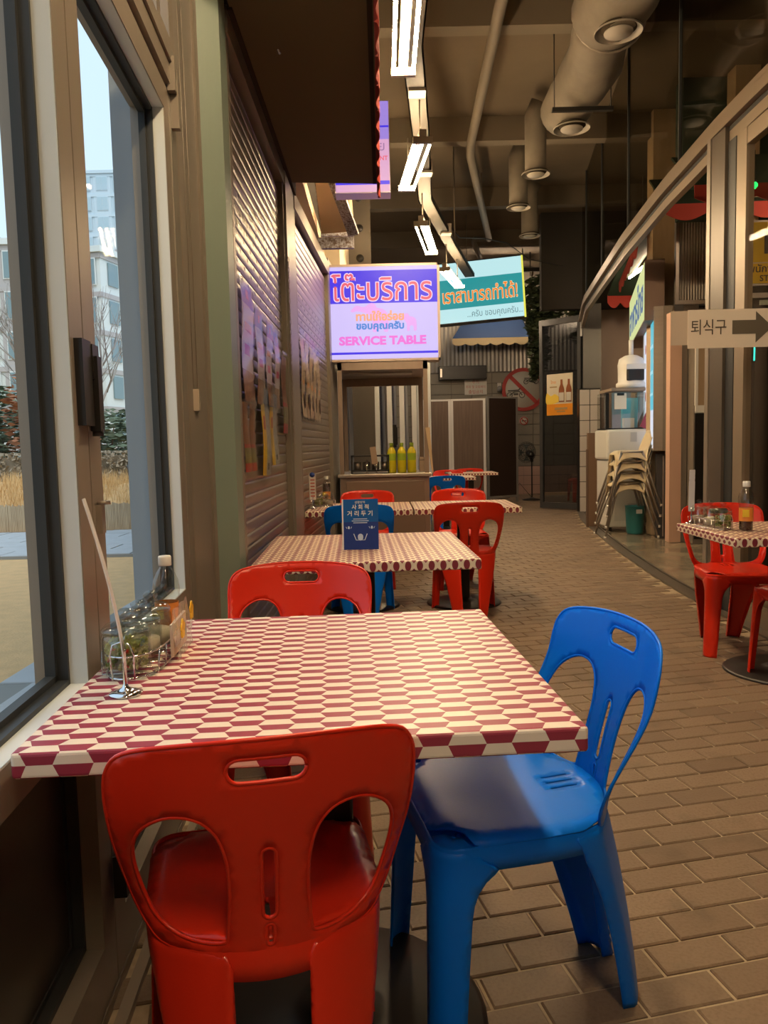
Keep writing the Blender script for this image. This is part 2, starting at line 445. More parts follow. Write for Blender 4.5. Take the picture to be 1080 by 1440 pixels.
# ---- left wall: masonry behind shutters, jamb and everything above
mb = MB()
mb.box((-.74, 2.99, 0), (-.64, 5.1, 5.0))
mb.add([(-.74, 5.1, 0), (-.63, 5.1, 0), (-.515, 7.65, 0), (-.74, 7.65, 0), (-.74, 5.1, 5), (-.63, 5.1, 5), (-.515, 7.65, 5), (-.74, 7.65, 5)],
       [(0, 1, 5, 4), (1, 2, 6, 5), (2, 3, 7, 6), (3, 0, 4, 7), (4, 5, 6, 7)])
mb.box((-.74, 2.66, 3.75), (-.58, 2.99, 5)); mb.box((-.95, -3.4, 3.75), (-.45, 2.66, 5))
st('wall_left', mb, M_WALLD)
M_JAMB = mat('grey_steel_jamb', (.30, .27, .235), .40, .45, noise=(1.5, .3, (.27, .245, .21)))
M_POST = mat('sage_green_paint', (.20, .255, .215), .42, noise=(2, .3, (.17, .22, .19)))
def quadpost(name, pts, z0, z1, mt):
    n = len(pts); mb = MB()
    mb.add([(x, y, z0) for x, y in pts] + [(x, y, z1) for x, y in pts], [tuple(reversed(range(n))), tuple(range(n, 2 * n))] + [(i, (i + 1) % n, (i + 1) % n + n, i + n) for i in range(n)])
    return st(name, mb, mt)
quadpost('trim_3', [(-.668, 2.65), (-.622, 2.80), (-.70, 2.90), (-.78, 2.66)], 0, 3.75, M_JAMB)          # steel jamb
quadpost('trim_4', [(-.626, 2.80), (-.545, 2.86), (-.545, 2.98), (-.64, 2.98)], 0, 3.75, M_POST)         # green post
quadpost('trim_5', [(-.674, 2.655), (-.666, 2.648), (-.660, 2.668), (-.668, 2.672)], 0, 3.75, M_ALU)
quadpost('trim_6', [(-.630, 2.785), (-.618, 2.782), (-.612, 2.804), (-.626, 2.806)], 0, 3.75, M_ALU)
M_PIL = mat('grey_pilaster', (.30, .33, .36), .6)
st('wall_outer_pier', MB().box((-.90, 2.72, -.1), (-.70, 3.2, 2.52)), M_PIL)
# ---- folding glass leaves of the left wall
def wl(s, d, z):      # wall coordinates -> world: s along wall (y at room face), d depth outwards
    return (-.585 - .068 * (s - 1.46) - d, s - .068 * d, z)
def wbox(mb, s0, s1, d0, d1, z0, z1):
    vs = [wl(s, d, z) for z in (z0, z1) for s in (s0, s1) for d in (d0, d1)]
    return mb.add(vs, [(0, 1, 3, 2), (4, 6, 7, 5), (0, 4, 5, 1), (2, 3, 7, 6), (0, 2, 6, 4), (1, 5, 7, 3)])
M_LOWP = mat('dark_lower_panel', (.045, .038, .030), .28, noise=(3, .4, (.03, .026, .02)))
M_DAYLIT = mat('painted_daylight', (.60, .64, .64), .5)  # daylight on the frame reveals, painted as a paler colour
def leaf(n, s0, s1):
    sw = .076
    mb = MB()
    wbox(mb, s0, s0 + sw, 0, .036, .03, 2.30); wbox(mb, s1 - sw, s1, 0, .036, .03, 2.30)
    wbox(mb, s0 + sw, s1 - sw, 0, .036, .03, .15); wbox(mb, s0 + sw, s1 - sw, 0, .036, .625, .70); wbox(mb, s0 + sw, s1 - sw, 0, .036, 2.22, 2.30)
    # outer half of the frame, beyond the glass
    wbox(mb, s0 + .01, s0 + sw - .004, .078, .105, .03, 2.30); wbox(mb, s1 - sw + .004, s1 - .01, .078, .105, .03, 2.30)
    wbox(mb, s0 + sw, s1 - sw, .078, .105, .03, .15); wbox(mb, s0 + sw, s1 - sw, .078, .105, .62, .70); wbox(mb, s0 + sw, s1 - sw, .078, .105, 2.22, 2.30)
    f = st('window_%d' % n, mb, M_ALU)
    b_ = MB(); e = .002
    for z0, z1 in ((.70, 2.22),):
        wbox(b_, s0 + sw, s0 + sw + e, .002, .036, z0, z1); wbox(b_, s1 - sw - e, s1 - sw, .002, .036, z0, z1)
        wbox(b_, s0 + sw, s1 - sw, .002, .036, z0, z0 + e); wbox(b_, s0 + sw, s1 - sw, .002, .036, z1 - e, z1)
    b_.build('daylight_lining', M_DAYLIT, f)  # thin lining added to carry the painted daylight beside the upper glass
    g = MB(); a, b = s0 + sw - .012, s1 - sw + .012
    for z0, z1 in ((.14, .635), (.69, 2.23)):
        for d0, d1, k in ((.036, .056, .010), (.056, .076, .022)):
            wbox(g, a, a + k + .012, d0, d1, z0, z1); wbox(g, b - k - .012, b, d0, d1, z0, z1)
            wbox(g, a, b, d0, d1, z0, z0 + k + .012); wbox(g, a, b, d0, d1, z1 - k - .012, z1)
    g.build('gasket', M_GASK, f)
    wbox(MB(), a, b, .064, .070, .69, 2.23).build('pane', M_WINDOW, f)
    wbox(MB(), a, b, .060, .072, .14, .635).build('lower_panel', M_LOWP, f)
    return f
w0 = leaf(1, -.42, .60); w1 = leaf(2, .615, 1.552); w2 = leaf(3, 1.558, 2.565); leaf(4, -1.45, -.43)
# handle, lock and hinge are parts of leaf 2 and 3
def wtube(pts, r): return MB().tube([wl(*p) for p in pts], r, 8)
mb = MB(); wbox(mb, 1.495, 1.55, -.016, 0, 1.205, 1.372); mb.build('folding_handle', M_BLACK, w1)
mb = MB(); wbox(mb, 1.552, 1.592, -.018, -.002, 1.30, 1.368); wbox(mb, 1.560, 1.588, -.024, -.004, 1.195, 1.345)
mb.tube([wl(1.574, -.014, 1.20), wl(1.574, -.014, 1.185)], .011, 12); mb.build('folding_handle', M_BLACK, w2)
mb = MB(); wbox(mb, 1.575, 1.60, -.012, 0, .985, 1.045); mb.tube([wl(1.588, -.014, 1.045), wl(1.588, -.014, 1.052)], .013, 12)
mb.build('latch_plate', M_ALU, w2)
for z in (2.21, .22):
    mb = MB(); wbox(mb, 2.545, 2.572, -.028, -.002, z - .015 + .10, z + .19); wbox(mb, 2.575, 2.60, -.030, -.002, z - .02, z + .16); mb.build('hinge', M_ALU, w2)
mb = MB(); wbox(mb, 1.545, 1.575, -.03, -.004, .215, .305); mb.build('hinge', M_BLACK, w1)
mb = MB()
wbox(mb, -1.6, 2.64, -.012, .11, 2.315, 2.375); wbox(mb, -1.6, 2.64, -.02, .11, 2.38, 2.425)
st('trim_7', mb, M_ALU)                                           # head track
mb = MB(); wbox(mb, -3.4, 2.64, 0, .11, -.02, .022); wbox(mb, -3.4, 2.64, -.045, -.02, -.005, .016); st('trim_8', mb, M_ALUD)
mb = MB(); wbox(mb, 2.566, 2.66, -.004, .11, 0, 2.32); st('trim_9', mb, M_JAMB)
mb = MB()
for a, b in ((-1.6, .5), (.5, 2.5)):
    wbox(mb, a, a + .05, 0, .06, 2.42, 3.75); wbox(mb, b - .05, b, 0, .06, 2.42, 3.75); wbox(mb, a, b, 0, .06, 2.42, 2.48); wbox(mb, a, b, 0, .09, 3.68, 3.75)
wbox(mb, 2.5, 2.66, .0, .06, 2.42, 2.50); wbox(mb, 2.635, 2.66, .0, .06, 2.42, 3.75)
tr = st('window_5', mb, M_ALU)
mb = MB(); wbox(mb, -1.55, 2.6, .05, .056, 2.47, 3.75); mb.build('pane', M_WINDOW, tr)
mb = MB(); wbox(mb, -3.4, -1.5, -.05, .11, 0, 3.75); st('wall_left_solid', mb, M_WALLD)
# pull cord on the jamb
t = thing('pull_cord', 'thin doubled pull cord with clear weight hanging on the grey window jamb', 'cord', (-.652, 2.70, 1.29))
MB().tube([(.0, 0, .06), (.002, 0, .8), (-.002, 0, 1.7)], .0014, 5).tube([(.012, .008, .06), (.013, .008, .8), (.009, .008, 1.7)], .0014, 5).build('cord', M_ALU, t)
MB().box((-.003, -.004, 0), (.018, .012, .075), .002).build('weight', mat('clear_weight', (.5, .42, .33), .2), t)

# ---- roller shutters on the left wall
def shutter(o2w, L, z1, label, group=None):
    """o2w: (s, d, z)->world ; s along the wall, d proud of the wall into the passage"""
    t = thing('roller_shutter', label, 'shutter', o2w(0, 0, 0), group='roller shutters on the left wall')
    org = Vector(o2w(0, 0, 0))
    def W(s, d, z): return tuple(Vector(o2w(s, d, z)) - org)
    prof = [(0, .0), (.002, .004), (.0028, .015), (.0029, .028), (.0024, .042), (.001, .049), (-.0025, .0505), (-.0025, .0535), (0, .055)]
    pitch = .055; n = int((z1 - .08) / pitch)
    vs = []; fs = []
    for s in (0.03, L - .03):
        for d, z in prof: vs.append(W(s, d - .02, z))
    k = len(prof)
    for i in range(k - 1): fs.append((i, i + k, i + k + 1, i + 1))
    me = MB().add(vs, fs, True).mesh('slat')
    for i in range(n): link('slat', me, M_SLAT, t, (0, 0, .08 + i * pitch))
    mb = MB()
    def bx(mb, s0, s1, d0, d1, za, zb):
        v = [W(s, d, z) for z in (za, zb) for s in (s0, s1) for d in (d0, d1)]
        return mb.add(v, [(0, 1, 3, 2), (4, 6, 7, 5), (0, 4, 5, 1), (2, 3, 7, 6), (0, 2, 6, 4), (1, 5, 7, 3)])
    bx(MB(), .02, L - .02, -.035, -.004, .01, .085).build('bottom_bar', M_ALUD, t)
    bx(MB(), 0, .045, -.05, .012, 0, z1).build('guide_rail', M_ALUD, t); bx(MB(), L - .045, L, -.05, .012, 0, z1).build('guide_rail', M_ALUD, t)
    bx(MB(), 0, L, -.06, .02, z1, z1 + .10).build('header_rail', M_ALUD, t)
    mb = MB()   # rows of dark ventilation slots in the upper slats
    for r in range(7):
        for q in range(int(L / .17)):
            s = .10 + q * .17 + (.085 if r % 2 else 0); z = .08 + (32 + r) * pitch + .025
            if s > L - .08: continue
            pl = stadium(s, z, .020, .008, 4); c = len(mb.v)
            mb.add([W(a, -.0105, b) for a, b in pl], [tuple(range(len(pl)))])
    o = mb.build('ventilation_slots', M_BLACK, t); stuff(o)
    return t, W
sh1 = shutter(lambda s, d, z: (-.56 + d, 3.0 + s, z), 1.66, 2.70, 'ribbed metal roller shutter next to the green post, long printed sleeves hanging on it')
D2 = math.atan(.045)
def w2f(s, d, z): return (-.55 + math.sin(D2) * s + math.cos(D2) * d, 5.1 + math.cos(D2) * s - math.sin(D2) * d, z)
sh2 = shutter(w2f, 1.95, 2.70, 'ribbed metal roller shutter beside the lit service sign, one row of spoon sleeves on it')
quadpost('trim_10', [(-.535, 4.66), (-.535, 5.09), (-.66, 5.09), (-.66, 4.66)], 0, 2.95, M_JAMB)
quadpost('trim_11', [(-.45, 7.05), (-.425, 7.55), (-.6, 7.55), (-.6, 7.05)], 0, 2.85, M_JAMB)
st('trim_12', MB().box((-.64, 3.0, 2.78), (-.52, 5.12, 2.95)), M_DARK)

# ---- far end of the passage
M_TILE = mat('grey_block_tile', (.30, .27, .22), .55, noise=(2, .5, (.25, .22, .18)))
M_CORR = mat('corrugated_metal', (.48, .45, .40), .45, .5)
M_PINK = mat('pink_wainscot', (.62, .40, .32), .6)
wf = struct(box('wall_far', (-2.2, 17.5, -.1), (9.2, 17.7, 5.0), mat('far_wall', (.16, .14, .12), .8)))
k = 0
for j in range(9):
    for i in range(16):
        x = .2 + i * .46 + (.0 if j % 2 else 0); z = .64 + j * .235
        if x > 6.2: continue
        link('tile', bpy.data.meshes.get('tile') or MB().box((.006, -.022, .006), (.454, 0, .229), .004).mesh('tile'), M_TILE, wf, (x, 17.5, z)); k += 1
for i in range(34):
    for j in range(3):
        if .0 + i * .2 > 6.4: continue
        link('tile', bpy.data.meshes.get('pinktile') or MB().box((.003, -.02, .003), (.197, 0, .207)).mesh('pinktile'), M_PINK, wf, (-.2 + i * .2, 17.5, j * .213))
mb = MB(); n = 150   # corrugation
vs = []; fs = []
for i in range(n + 1):
    x = -.2 + i * .045; d = .018 * (i % 2)
    vs += [(x, 17.49 - d, 2.78), (x, 17.49 - d, 4.2)]
for i in range(n): fs.append((2 * i, 2 * i + 2, 2 * i + 3, 2 * i + 1))
stuff(mb.add(vs, fs).build('corrugated_cladding', M_CORR, wf))
st('wall_left_far', MB().box((-2.2, 7.65, -.1), (-2.0, 17.5, 5)), M_WALLD)
mb = MB().box((-2.2, 7.65, 0), (-.6, 7.8, 5)); st('wall_left_return', mb, M_WALLD)
# beige fascia and perforated column above the second shutter
M_BEIGE = mat('beige_panel', (.62, .47, .30), .6)
mb = MB().box((-.62, 5.12, 2.95), (-.50, 7.6, 3.05)).box((-.62, 5.12, 3.55), (-.50, 7.6, 5.0)).box((-.62, 5.12, 3.05), (-.58, 7.6, 3.55)); st('trim_13', mb, M_BEIGE)
mb = MB().box((-.55, 7.4, 2.85), (-.36, 10.4, 5.0)).tube([(-.33, 6.6, 4.55), (-.30, 10.2, 3.3)], .045, 10); st('trim_14', mb, mat('cream_panel', (.72, .60, .42), .6))
t = thing('perforated_column', 'dark grey steel column with a row of round holes behind the service sign', 'column', (-.21, 9.2, 0))
MB().box((-.13, -.05, 0), (.13, .05, 5.0)).build('web', mat('grey_steel', (.12, .105, .09), .5, .4), t)
for i in range(6): MB().lathe([(.045, -.004), (.045, .004)], 14).build('hole', M_BLACK, t, (0, -.053, 3.0 + i * .34), (math.pi / 2, 0, 0))

# ---- canopy over the first shutter: dark soffit with a red scalloped edge
t = thing('canopy', 'dark fabric canopy overhead above the first shutter, red scalloped edge', 'awning', (0, 0, 2.79))
MB().add([(-.53, 2.72, 0), (.005, 2.72, -.02), (.005, 4.9, -.02), (-.53, 4.9, 0), (-.53, 2.72, .9), (.005, 2.72, .16), (.005, 4.9, .16), (-.53, 4.9, .9)],
         [(0, 1, 2, 3), (4, 7, 6, 5), (0, 4, 5, 1), (2, 6, 7, 3), (0, 3, 7, 4)]).build('soffit', mat('canopy_fabric', (.15, .115, .07), .9, spec=.1), t)
MB().box((-.02, 2.72, -.02), (.0, 4.9, .165)).build('fascia', M_DARK, t)
mb = MB(); vs = []; fs = []; n = 160
for i in range(n + 1):
    y = 2.72 + 2.20 * i / n; sc = abs(math.sin(math.pi * i / 18)); x = .012 + .006 * math.sin(i * .7)
    vs += [(x, y, .13), (x + .004 * math.sin(i * .37), y, -.085 - .035 * sc)]
for i in range(n): fs.append((2 * i, 2 * i + 2, 2 * i + 3, 2 * i + 1)); 
q = len(vs); vs += [(x + .004, y, z) for x, y, z in vs]
fs += [tuple(reversed([a + q for a in f])) for f in fs]
fs += [(2 * i + 1, 2 * i + 3, 2 * i + 3 + q, 2 * i + 1 + q) for i in range(n)]
MB().add(vs, fs).build('scalloped_valance', mat('red_fabric', (.42, .045, .03), .8), t)
MB().tube([(-.39, 3.3, .0), (-.39, 3.3, -.005), (-.385, 3.32, -.012)], .006, 6).build('hook', M_CHROME, t)
# small patterned awning above the second shutter
t = thing('awning_frame', 'small awning with patterned edge above the second shutter', 'awning', (-.50, 5.4, 2.95))
MB().bar((0, 0, .62), (.30, 1.2, -.02), .09, .03).bar((.02, .05, .60), (.04, 1.3, .0), .02, .02).bar((.02, 1.28, .0), (.30, 1.28, .0), .03, .03).bar((.0, 1.25, -.08), (.30, 1.25, -.08), .05, .09).build('frame', mat('dark_lace', (.09, .055, .035), .7, noise=(60, .9, (.35, .36, .42))), t)
MB().add([(.03, .1, .55), (.28, 1.2, .0), (.03, 1.25, .0), (.034, .1, .55), (.284, 1.2, .0), (.034, 1.25, .0)], [(0, 1, 2), (5, 4, 3), (0, 3, 4, 1), (1, 4, 5, 2)]).build('fabric', M_BEIGE, t)

# ---- curved glass facade on the right
HZ = 3.13
M_HEAD = mat('facade_head', (.28, .225, .165), .42, .35)
hd = sweep(facpts(-3.4, 12.9, .2), rect(-.06, .03, HZ, HZ + .07)); sweep(facpts(-3.4, 12.9, .2), rect(-.02, .03, HZ - .10, HZ), hd); sweep(facpts(-3.4, 12.9, .2), rect(-.045, .01, HZ + .085, HZ + .12), hd)
wr = st('wall_right', hd, M_HEAD)
sweep(facpts(-3.4, 12.9, .2), rect(-.022, -.018, HZ - .03, HZ - .005)).build('dark_groove', M_GASK, wr)
ys = [-3.3, -.8, 1.9, 4.3, 6.1, 7.9, 9.7, 11.3, 12.85]
for a, b in zip(ys, ys[1:]):
    sweep(facpts(a + .012, b - .012), rect(.0, .008, HZ + .12, CEIL)).build('pane', M_FGLASS, wr)
mb = MB()
for y in ys[1:-1]:
    mb.obox((fx(y) - .005, y, (HZ + .12 + CEIL) / 2), 0, (.012, .008, (CEIL - HZ - .12) / 2))
mb.build('glazing_joint', M_GASK, wr)
def post(name, y, x0, x1, w, z0, z1, mt, parent=None):
    x = fx(y); mb = MB().box((x + x0, y - w / 2, z0), (x + x1, y + w / 2, z1))
    return mb.build(name, mt, parent)
o = struct(post('trim_15', 5.175, -.05, .06, .20, 0, HZ + .02, mat('facade_post', (.12, .10, .08), .4, .4))); post('cover', 5.31, -.06, .05, .055, 0, HZ + .02, M_ALU, o)
# door in the facade beside the post
mb = MB()
for y, wd in ((4.89, .13),): mb.box((fx(y) - .02, y - wd / 2, .01), (fx(y) + .03, y + wd / 2, HZ - .1))
mb.box((fx(5) - .02, 3.9, HZ - .2), (fx(5) + .03, 5.06, HZ - .1)).box((fx(5) - .02, 3.9, .01), (fx(5) + .03, 4.85, .12)).box((fx(3.9) - .02, 3.86, .01), (fx(3.9) + .03, 3.95, HZ - .1))
d1 = st('door_1', mb, M_HEAD)
MB().box((fx(5.1) - .03, 4.96, .01), (fx(5.1) + .01, 5.07, HZ - .1)).build('seal', M_GASK, d1)
MB().box((fx(4.4), 3.95, .12), (fx(4.4) + .008, 4.83, HZ - .2)).build('pane', M_DGLASS, d1)
MB().box((fx(2) - .02, -3.3, .05), (fx(2) - .012, 3.86, HZ - .1)).build('pane', M_FGLASS, d1)
# open glass leaf at the far end
M_LEAF = mat('dark_leaf_frame', (.085, .085, .085), .4, .4)
A = Vector((2.77, 13.5)); B = Vector((3.345, 12.95)); dv = (B - A); ang = math.atan2(dv.y, dv.x); LW = dv.length
dl = bpy.data.objects.new('door_2', None); COL.objects.link(dl); dl.location = (A.x, A.y, 0); dl.rotation_euler = (0, 0, ang); struct(dl)
H2 = 3.25
MB().box((0, -.03, .02), (.06, .03, H2)).box((LW - .06, -.03, .02), (LW, .03, H2)).box((.06, -.03, .02), (LW - .06, .03, .12)).box((.06, -.03, H2 - .1), (LW - .06, .03, H2)).build('leaf_frame', M_LEAF, dl)
MB().box((.05, -.005, .1), (LW - .05, .005, H2 - .08)).build('pane', glass('leaf_glass', (.50, .52, .54), .16), dl)
MB().box((LW, -.04, 2.9), (LW + .03, .01, 3.2)).build('hinge', M_WHITE, dl)
quadpost('trim_16', [(3.36, 12.9), (3.62, 12.75), (3.62, 13.0), (3.36, 13.05)], 0, 3.4, M_LEAF)
# ================================================================== CHAIRS
def sstep(a, b, x): t = min(1, max(0, (x - a) / (b - a))); return t * t * (3 - 2 * t)
def back_map(x, z):
    k = sstep(.40, .80, z); wrap = .125 + (.055 - .125) * sstep(.42, .68, z)
    y = -.185 - .085 * (k * .7 + .3 * (z - .4) / .4) + wrap * (abs(x) / .2275) ** 2.1
    if z > .755: y -= .10 * (z - .755)
    return (x, y - .004, z)
# plan outline of the seat, by arc length from the rear centre
def plan():
    c = []
    def arc(cx, cy, r, a0, a1, n=12):
        for i in range(n + 1): a = R(a0 + (a1 - a0) * i / n); c.append((cx + r * math.cos(a), cy + r * math.sin(a)))
    rear = [(x, -.192 + .125 * (x / .2275) ** 2.1) for x in (.02, .04, .06, .08, .10, .12, .14, .155, .168, .178)] + [(.186, -.098), (.192, -.078), (.196, -.05), (.198, .0)]
    c.append((0, -.192)); c += rear; arc(.155, .155, .048, 0, 90); arc(-.155, .155, .048, 90, 180); c += [(-x, y) for x, y in reversed(rear)]
    return c
PL = plan(); cum = [0]
for a, b in zip(PL, PL[1:] + PL[:1]): cum.append(cum[-1] + math.dist(a, b))
LT = cum[-1]
def plan_at(p):
    p %= LT
    for i in range(len(PL)):
        if cum[i] <= p <= cum[i + 1] + 1e-9:
            a = PL[i]; b = PL[(i + 1) % len(PL)]; t = (p - cum[i]) / max(1e-9, cum[i + 1] - cum[i]); break
    x, y = a[0] + (b[0] - a[0]) * t, a[1] + (b[1] - a[1]) * t
    tx, ty = b[0] - a[0], b[1] - a[1]; L = math.hypot(tx, ty) or 1
    return x, y, ty / L, -tx / L
def skirt_map(p, s):
    x, y, nx, ny = plan_at(p); z = s; inn = 0
    if s > .425: inn = s - .425; z = .425 + .008 * math.sin(min(1, inn / .03) * math.pi / 2) - .02 * max(0, inn - .03)
    elif s > .40: pass
    t = max(0, 1 - z / .43); rear = sstep(.02, -.10, y)
    x2 = x + (.02 * t) * (1 if x > 0 else -1) * (1 - rear) - rear * .045 * t * (1 if x > 0 else -1) * min(1, abs(x) / .08)
    y2 = y + .015 * t * (1 - rear) - rear * (.095 * t + .03 * t * (1 - t))
    return (x2 - nx * inn, y2 - ny * inn, z)
def arcp(x, y):   # arc length nearest a plan point
    return min(((math.dist(PL[i], (x, y)), cum[i]) for i in range(len(PL))))[1]
def leg_shell(pc, rear):
    if rear:
        ctl = [(-.068, .432), (-.066, .38), (-.068, .25), (-.060, .10), (-.052, 0), (.064, 0), (.074, .10), (.088, .22), (.104, .31), (.118, .37), (.135, .405), (.14, .432), (.0, .434)]
    else:
        ctl = [(-.125, .392), (-.075, .375), (-.056, .33), (-.050, .2), (-.042, 0), (.042, 0), (.050, .2), (.056, .33), (.075, .375), (.125, .392), (.07, .40), (.055, .43), (.045, .485), (0, .495), (-.045, .485), (-.055, .43), (-.07, .40)]
    if pc > LT / 2: ctl = [(-a, b) for a, b in reversed(ctl)]
    n = len(ctl); poly = []
    for i in range(n):
        a, b = ctl[i], ctl[(i + 1) % n]
        poly.append(a)
    poly = dens(poly, .02)
    # soften
    for _ in range(2):
        m_ = len(poly); poly = [poly[i] if poly[i][1] <= .001 else tuple(.25 * poly[i - 1][d] + .5 * poly[i][d] + .25 * poly[(i + 1) % m_][d] for d in (0, 1)) for i in range(m_)]
        poly = [(a, max(b, 0)) for a, b in poly]
    if not rear: return shell([(pc + a, b) for a, b in poly], [], skirt_map, .016, .0045)
    sg = -1 if pc > LT / 2 else 1; KW = [(0, .026, .036), (.10, .034, .046), (.22, .044, .060), (.31, .055, .078), (.37, .061, .10), (.44, .07, .14)]
    def wid(s_, k):
        for a_, b_ in zip(KW, KW[1:]):
            if s_ <= b_[0]: return a_[k] + (b_[k] - a_[k]) * (s_ - a_[0]) / (b_[0] - a_[0])
        return KW[-1][k]
    def fold(p, s_):
        a = (p - pc) * sg; lo, hi = -wid(s_, 1), wid(s_, 2); c = min(max(a, lo), hi); e = abs(a - c) * sstep(.43, .36, s_)
        q = skirt_map(pc + sg * c, s_); return (q[0] - (.004 * (1 if a > c else -1) * (1 if q[0] > 0 else -1) if 0 else 0), q[1] + e, q[2])
    return shell([(pc + a, b) for a, b in poly], [], fold, .011, .0045)
def seat_mb():
    o = [(0, -.19), (.04, -.187), (.08, -.175), (.12, -.158), (.153, -.141), (.178, -.118), (.195, -.083), (.199, .0), (.201, .09), (.203, .128), (.190, .138), (.166, .139), (.150, .147), (.140, .162), (.134, .184), (.120, .197), (.06, .204)]
    o = o + [(0, .205)] + [(-x, y) for x, y in reversed(o[1:])]
    o = dens(o, .012)
    m_ = len(o); o = [tuple(.25 * o[i - 1][d] + .5 * o[i][d] + .25 * o[(i + 1) % m_][d] for d in (0, 1)) for i in range(m_)]
    slots = [stadium(x, -.115, .004, .030, 4) for x in (-.026, 0, .026)]
    def f(x, y):
        e = max(abs(x) / .20, abs(y + .0) / .205)
        z = .445 - .010 * (1 - min(1, (x / .19) ** 2)) * sstep(.2, -.05, abs(y) - .02) - .012 * sstep(.90, 1.02, e)
        if y > .14: z -= .010 * ((y - .14) / .065) ** 2
        return (x, y, z)
    mb = shell(o, slots, f, .018, .0045)
    for s_ in (-1, 1):   # lower ledge that closes each front corner round the top of the leg
        cp = [(s_ * a, b) for a, b in ((.05, .06), (.194, .06), (.198, .15), (.190, .178), (.172, .196), (.150, .200), (.05, .200))]
        q = shell(cp, [], lambda x, y: (x, y, .4285 - .03 * max(0, math.hypot(x, y) - .255)), .02, .003); mb.add(q.v, q.f, True)
    # apron under the edge
    n = 90; vs = []; fs = []
    for i in range(n):
        p = LT * i / n; q = skirt_map(p, .425); 
        for s, k in ((.437, -.003), (.432, .0005), (.41, -.0005), (.388, -.001), (.388, -.005), (.41, -.0045), (.430, -.006)):
            x, y, nx, ny = plan_at(p); a = skirt_map(p, min(s, .425)); vs.append((a[0] + nx * k, a[1] + ny * k, s))
    K = 7
    for i in range(n):
        for k in range(K): fs.append((i * K + k, ((i + 1) % n) * K + k, ((i + 1) % n) * K + (k + 1) % K, i * K + (k + 1) % K))
    return mb.add(vs, [tuple(reversed(f_)) for f_ in fs], True)
def back_mb():
    right = [(0, .418), (.07, .418), (.12, .42), (.165, .428), (.186, .45), (.204, .49), (.214, .54), (.222, .60), (.2265, .66), (.2275, .705), (.222, .735), (.205, .758), (.17, .770), (.11, .777), (.05, .780)]
    o = right + [(0, .7805)] + [(-x, z) for x, z in reversed(right[1:])]
    o = smooth_poly(o, 3)
    hr = [(.063, .46), (.068, .445), (.10, .442), (.14, .450), (.172, .475), (.188, .52), (.196, .57), (.195, .61), (.182, .642), (.155, .662), (.125, .667), (.095, .658), (.073, .632), (.061, .59), (.058, .54), (.060, .50)]
    h1 = smooth_poly(hr, 3); h2 = [(-x, z) for x, z in h1]
    grip = stadium(0, .734, .057, .0185, 6); slot = stadium(0, .545, .011, .062, 5); slot2 = stadium(0, .455, .006, .018, 4)
    return shell(o, [h1, h2, grip, slot, slot2], back_map, .0135, .0042, rim=.0034)
seat_me = seat_mb().mesh('seat'); back_me = back_mb().mesh('backrest')
pf = arcp(.19, .19); pr = arcp(.120, -.157)
leg_mes = [leg_shell(p, r).mesh('leg') for p, r in ((pf, False), (LT - pf, False), (pr, True), (LT - pr, True))]
def recol(me, mt):
    c = me.copy(); c.materials.clear(); c.materials.append(mt); return c
KIT = {k: [recol(me, mt) for me in [seat_me, back_me] + leg_mes] for k, mt in (('red', M_RED), ('blue', M_BLUE))}
def chair(kind, x, y, deg, label, group=None):
    t = thing('plastic_chair', label, 'chair', (x, y, 0), R(deg), group)
    for nm, me in zip(['seat', 'backrest', 'leg', 'leg', 'leg', 'leg'], KIT[kind]): link(nm, me, None, t)
    return t
G = 'plastic chairs with oval cut-outs in the back'
chair('red', -.218, 1.245, 12, 'red plastic chair nearest the camera, back to us, before the maroon table', G).scale = (.955, .955, .985)
chair('blue', .24, 1.535, 101, 'bright blue plastic chair seen side-on at the right side of the maroon hexagon table', G)
chair('red', -.275, 2.22, 180, 'red plastic chair facing us across the far edge of the maroon hexagon table', G)
chair('red', .55, 5.20, 1, 'red plastic chair with its back to us just right of the second table', G)
chair('blue', -.165, 5.22, 0, 'dark blue plastic chair behind the blue menu card on the second table', G)
chair('red', -.14, 6.33, 180, 'red plastic chair in front of the service counter, beyond the third row table', G)
chair('red', .63, 6.25, 180, 'red plastic chair facing us beyond the right half of the third row table', G)
chair('blue', .77, 9.62, 2, 'blue plastic chair far down the passage beside the service counter', G)
chair('red', .98, 11.35, 180, 'red plastic chair directly behind the far blue chair', G)
chair('red', 1.36, 12.35, 0, 'farthest red plastic chair, in front of the brown folding screen', G)
chair('red', 1.92, 4.17, 176, 'red plastic chair facing us behind the table by the glass facade', G)
chair('red', 1.99, 3.50, 4, 'red plastic chair cut off by the right edge of the photo, under the facade table', G)

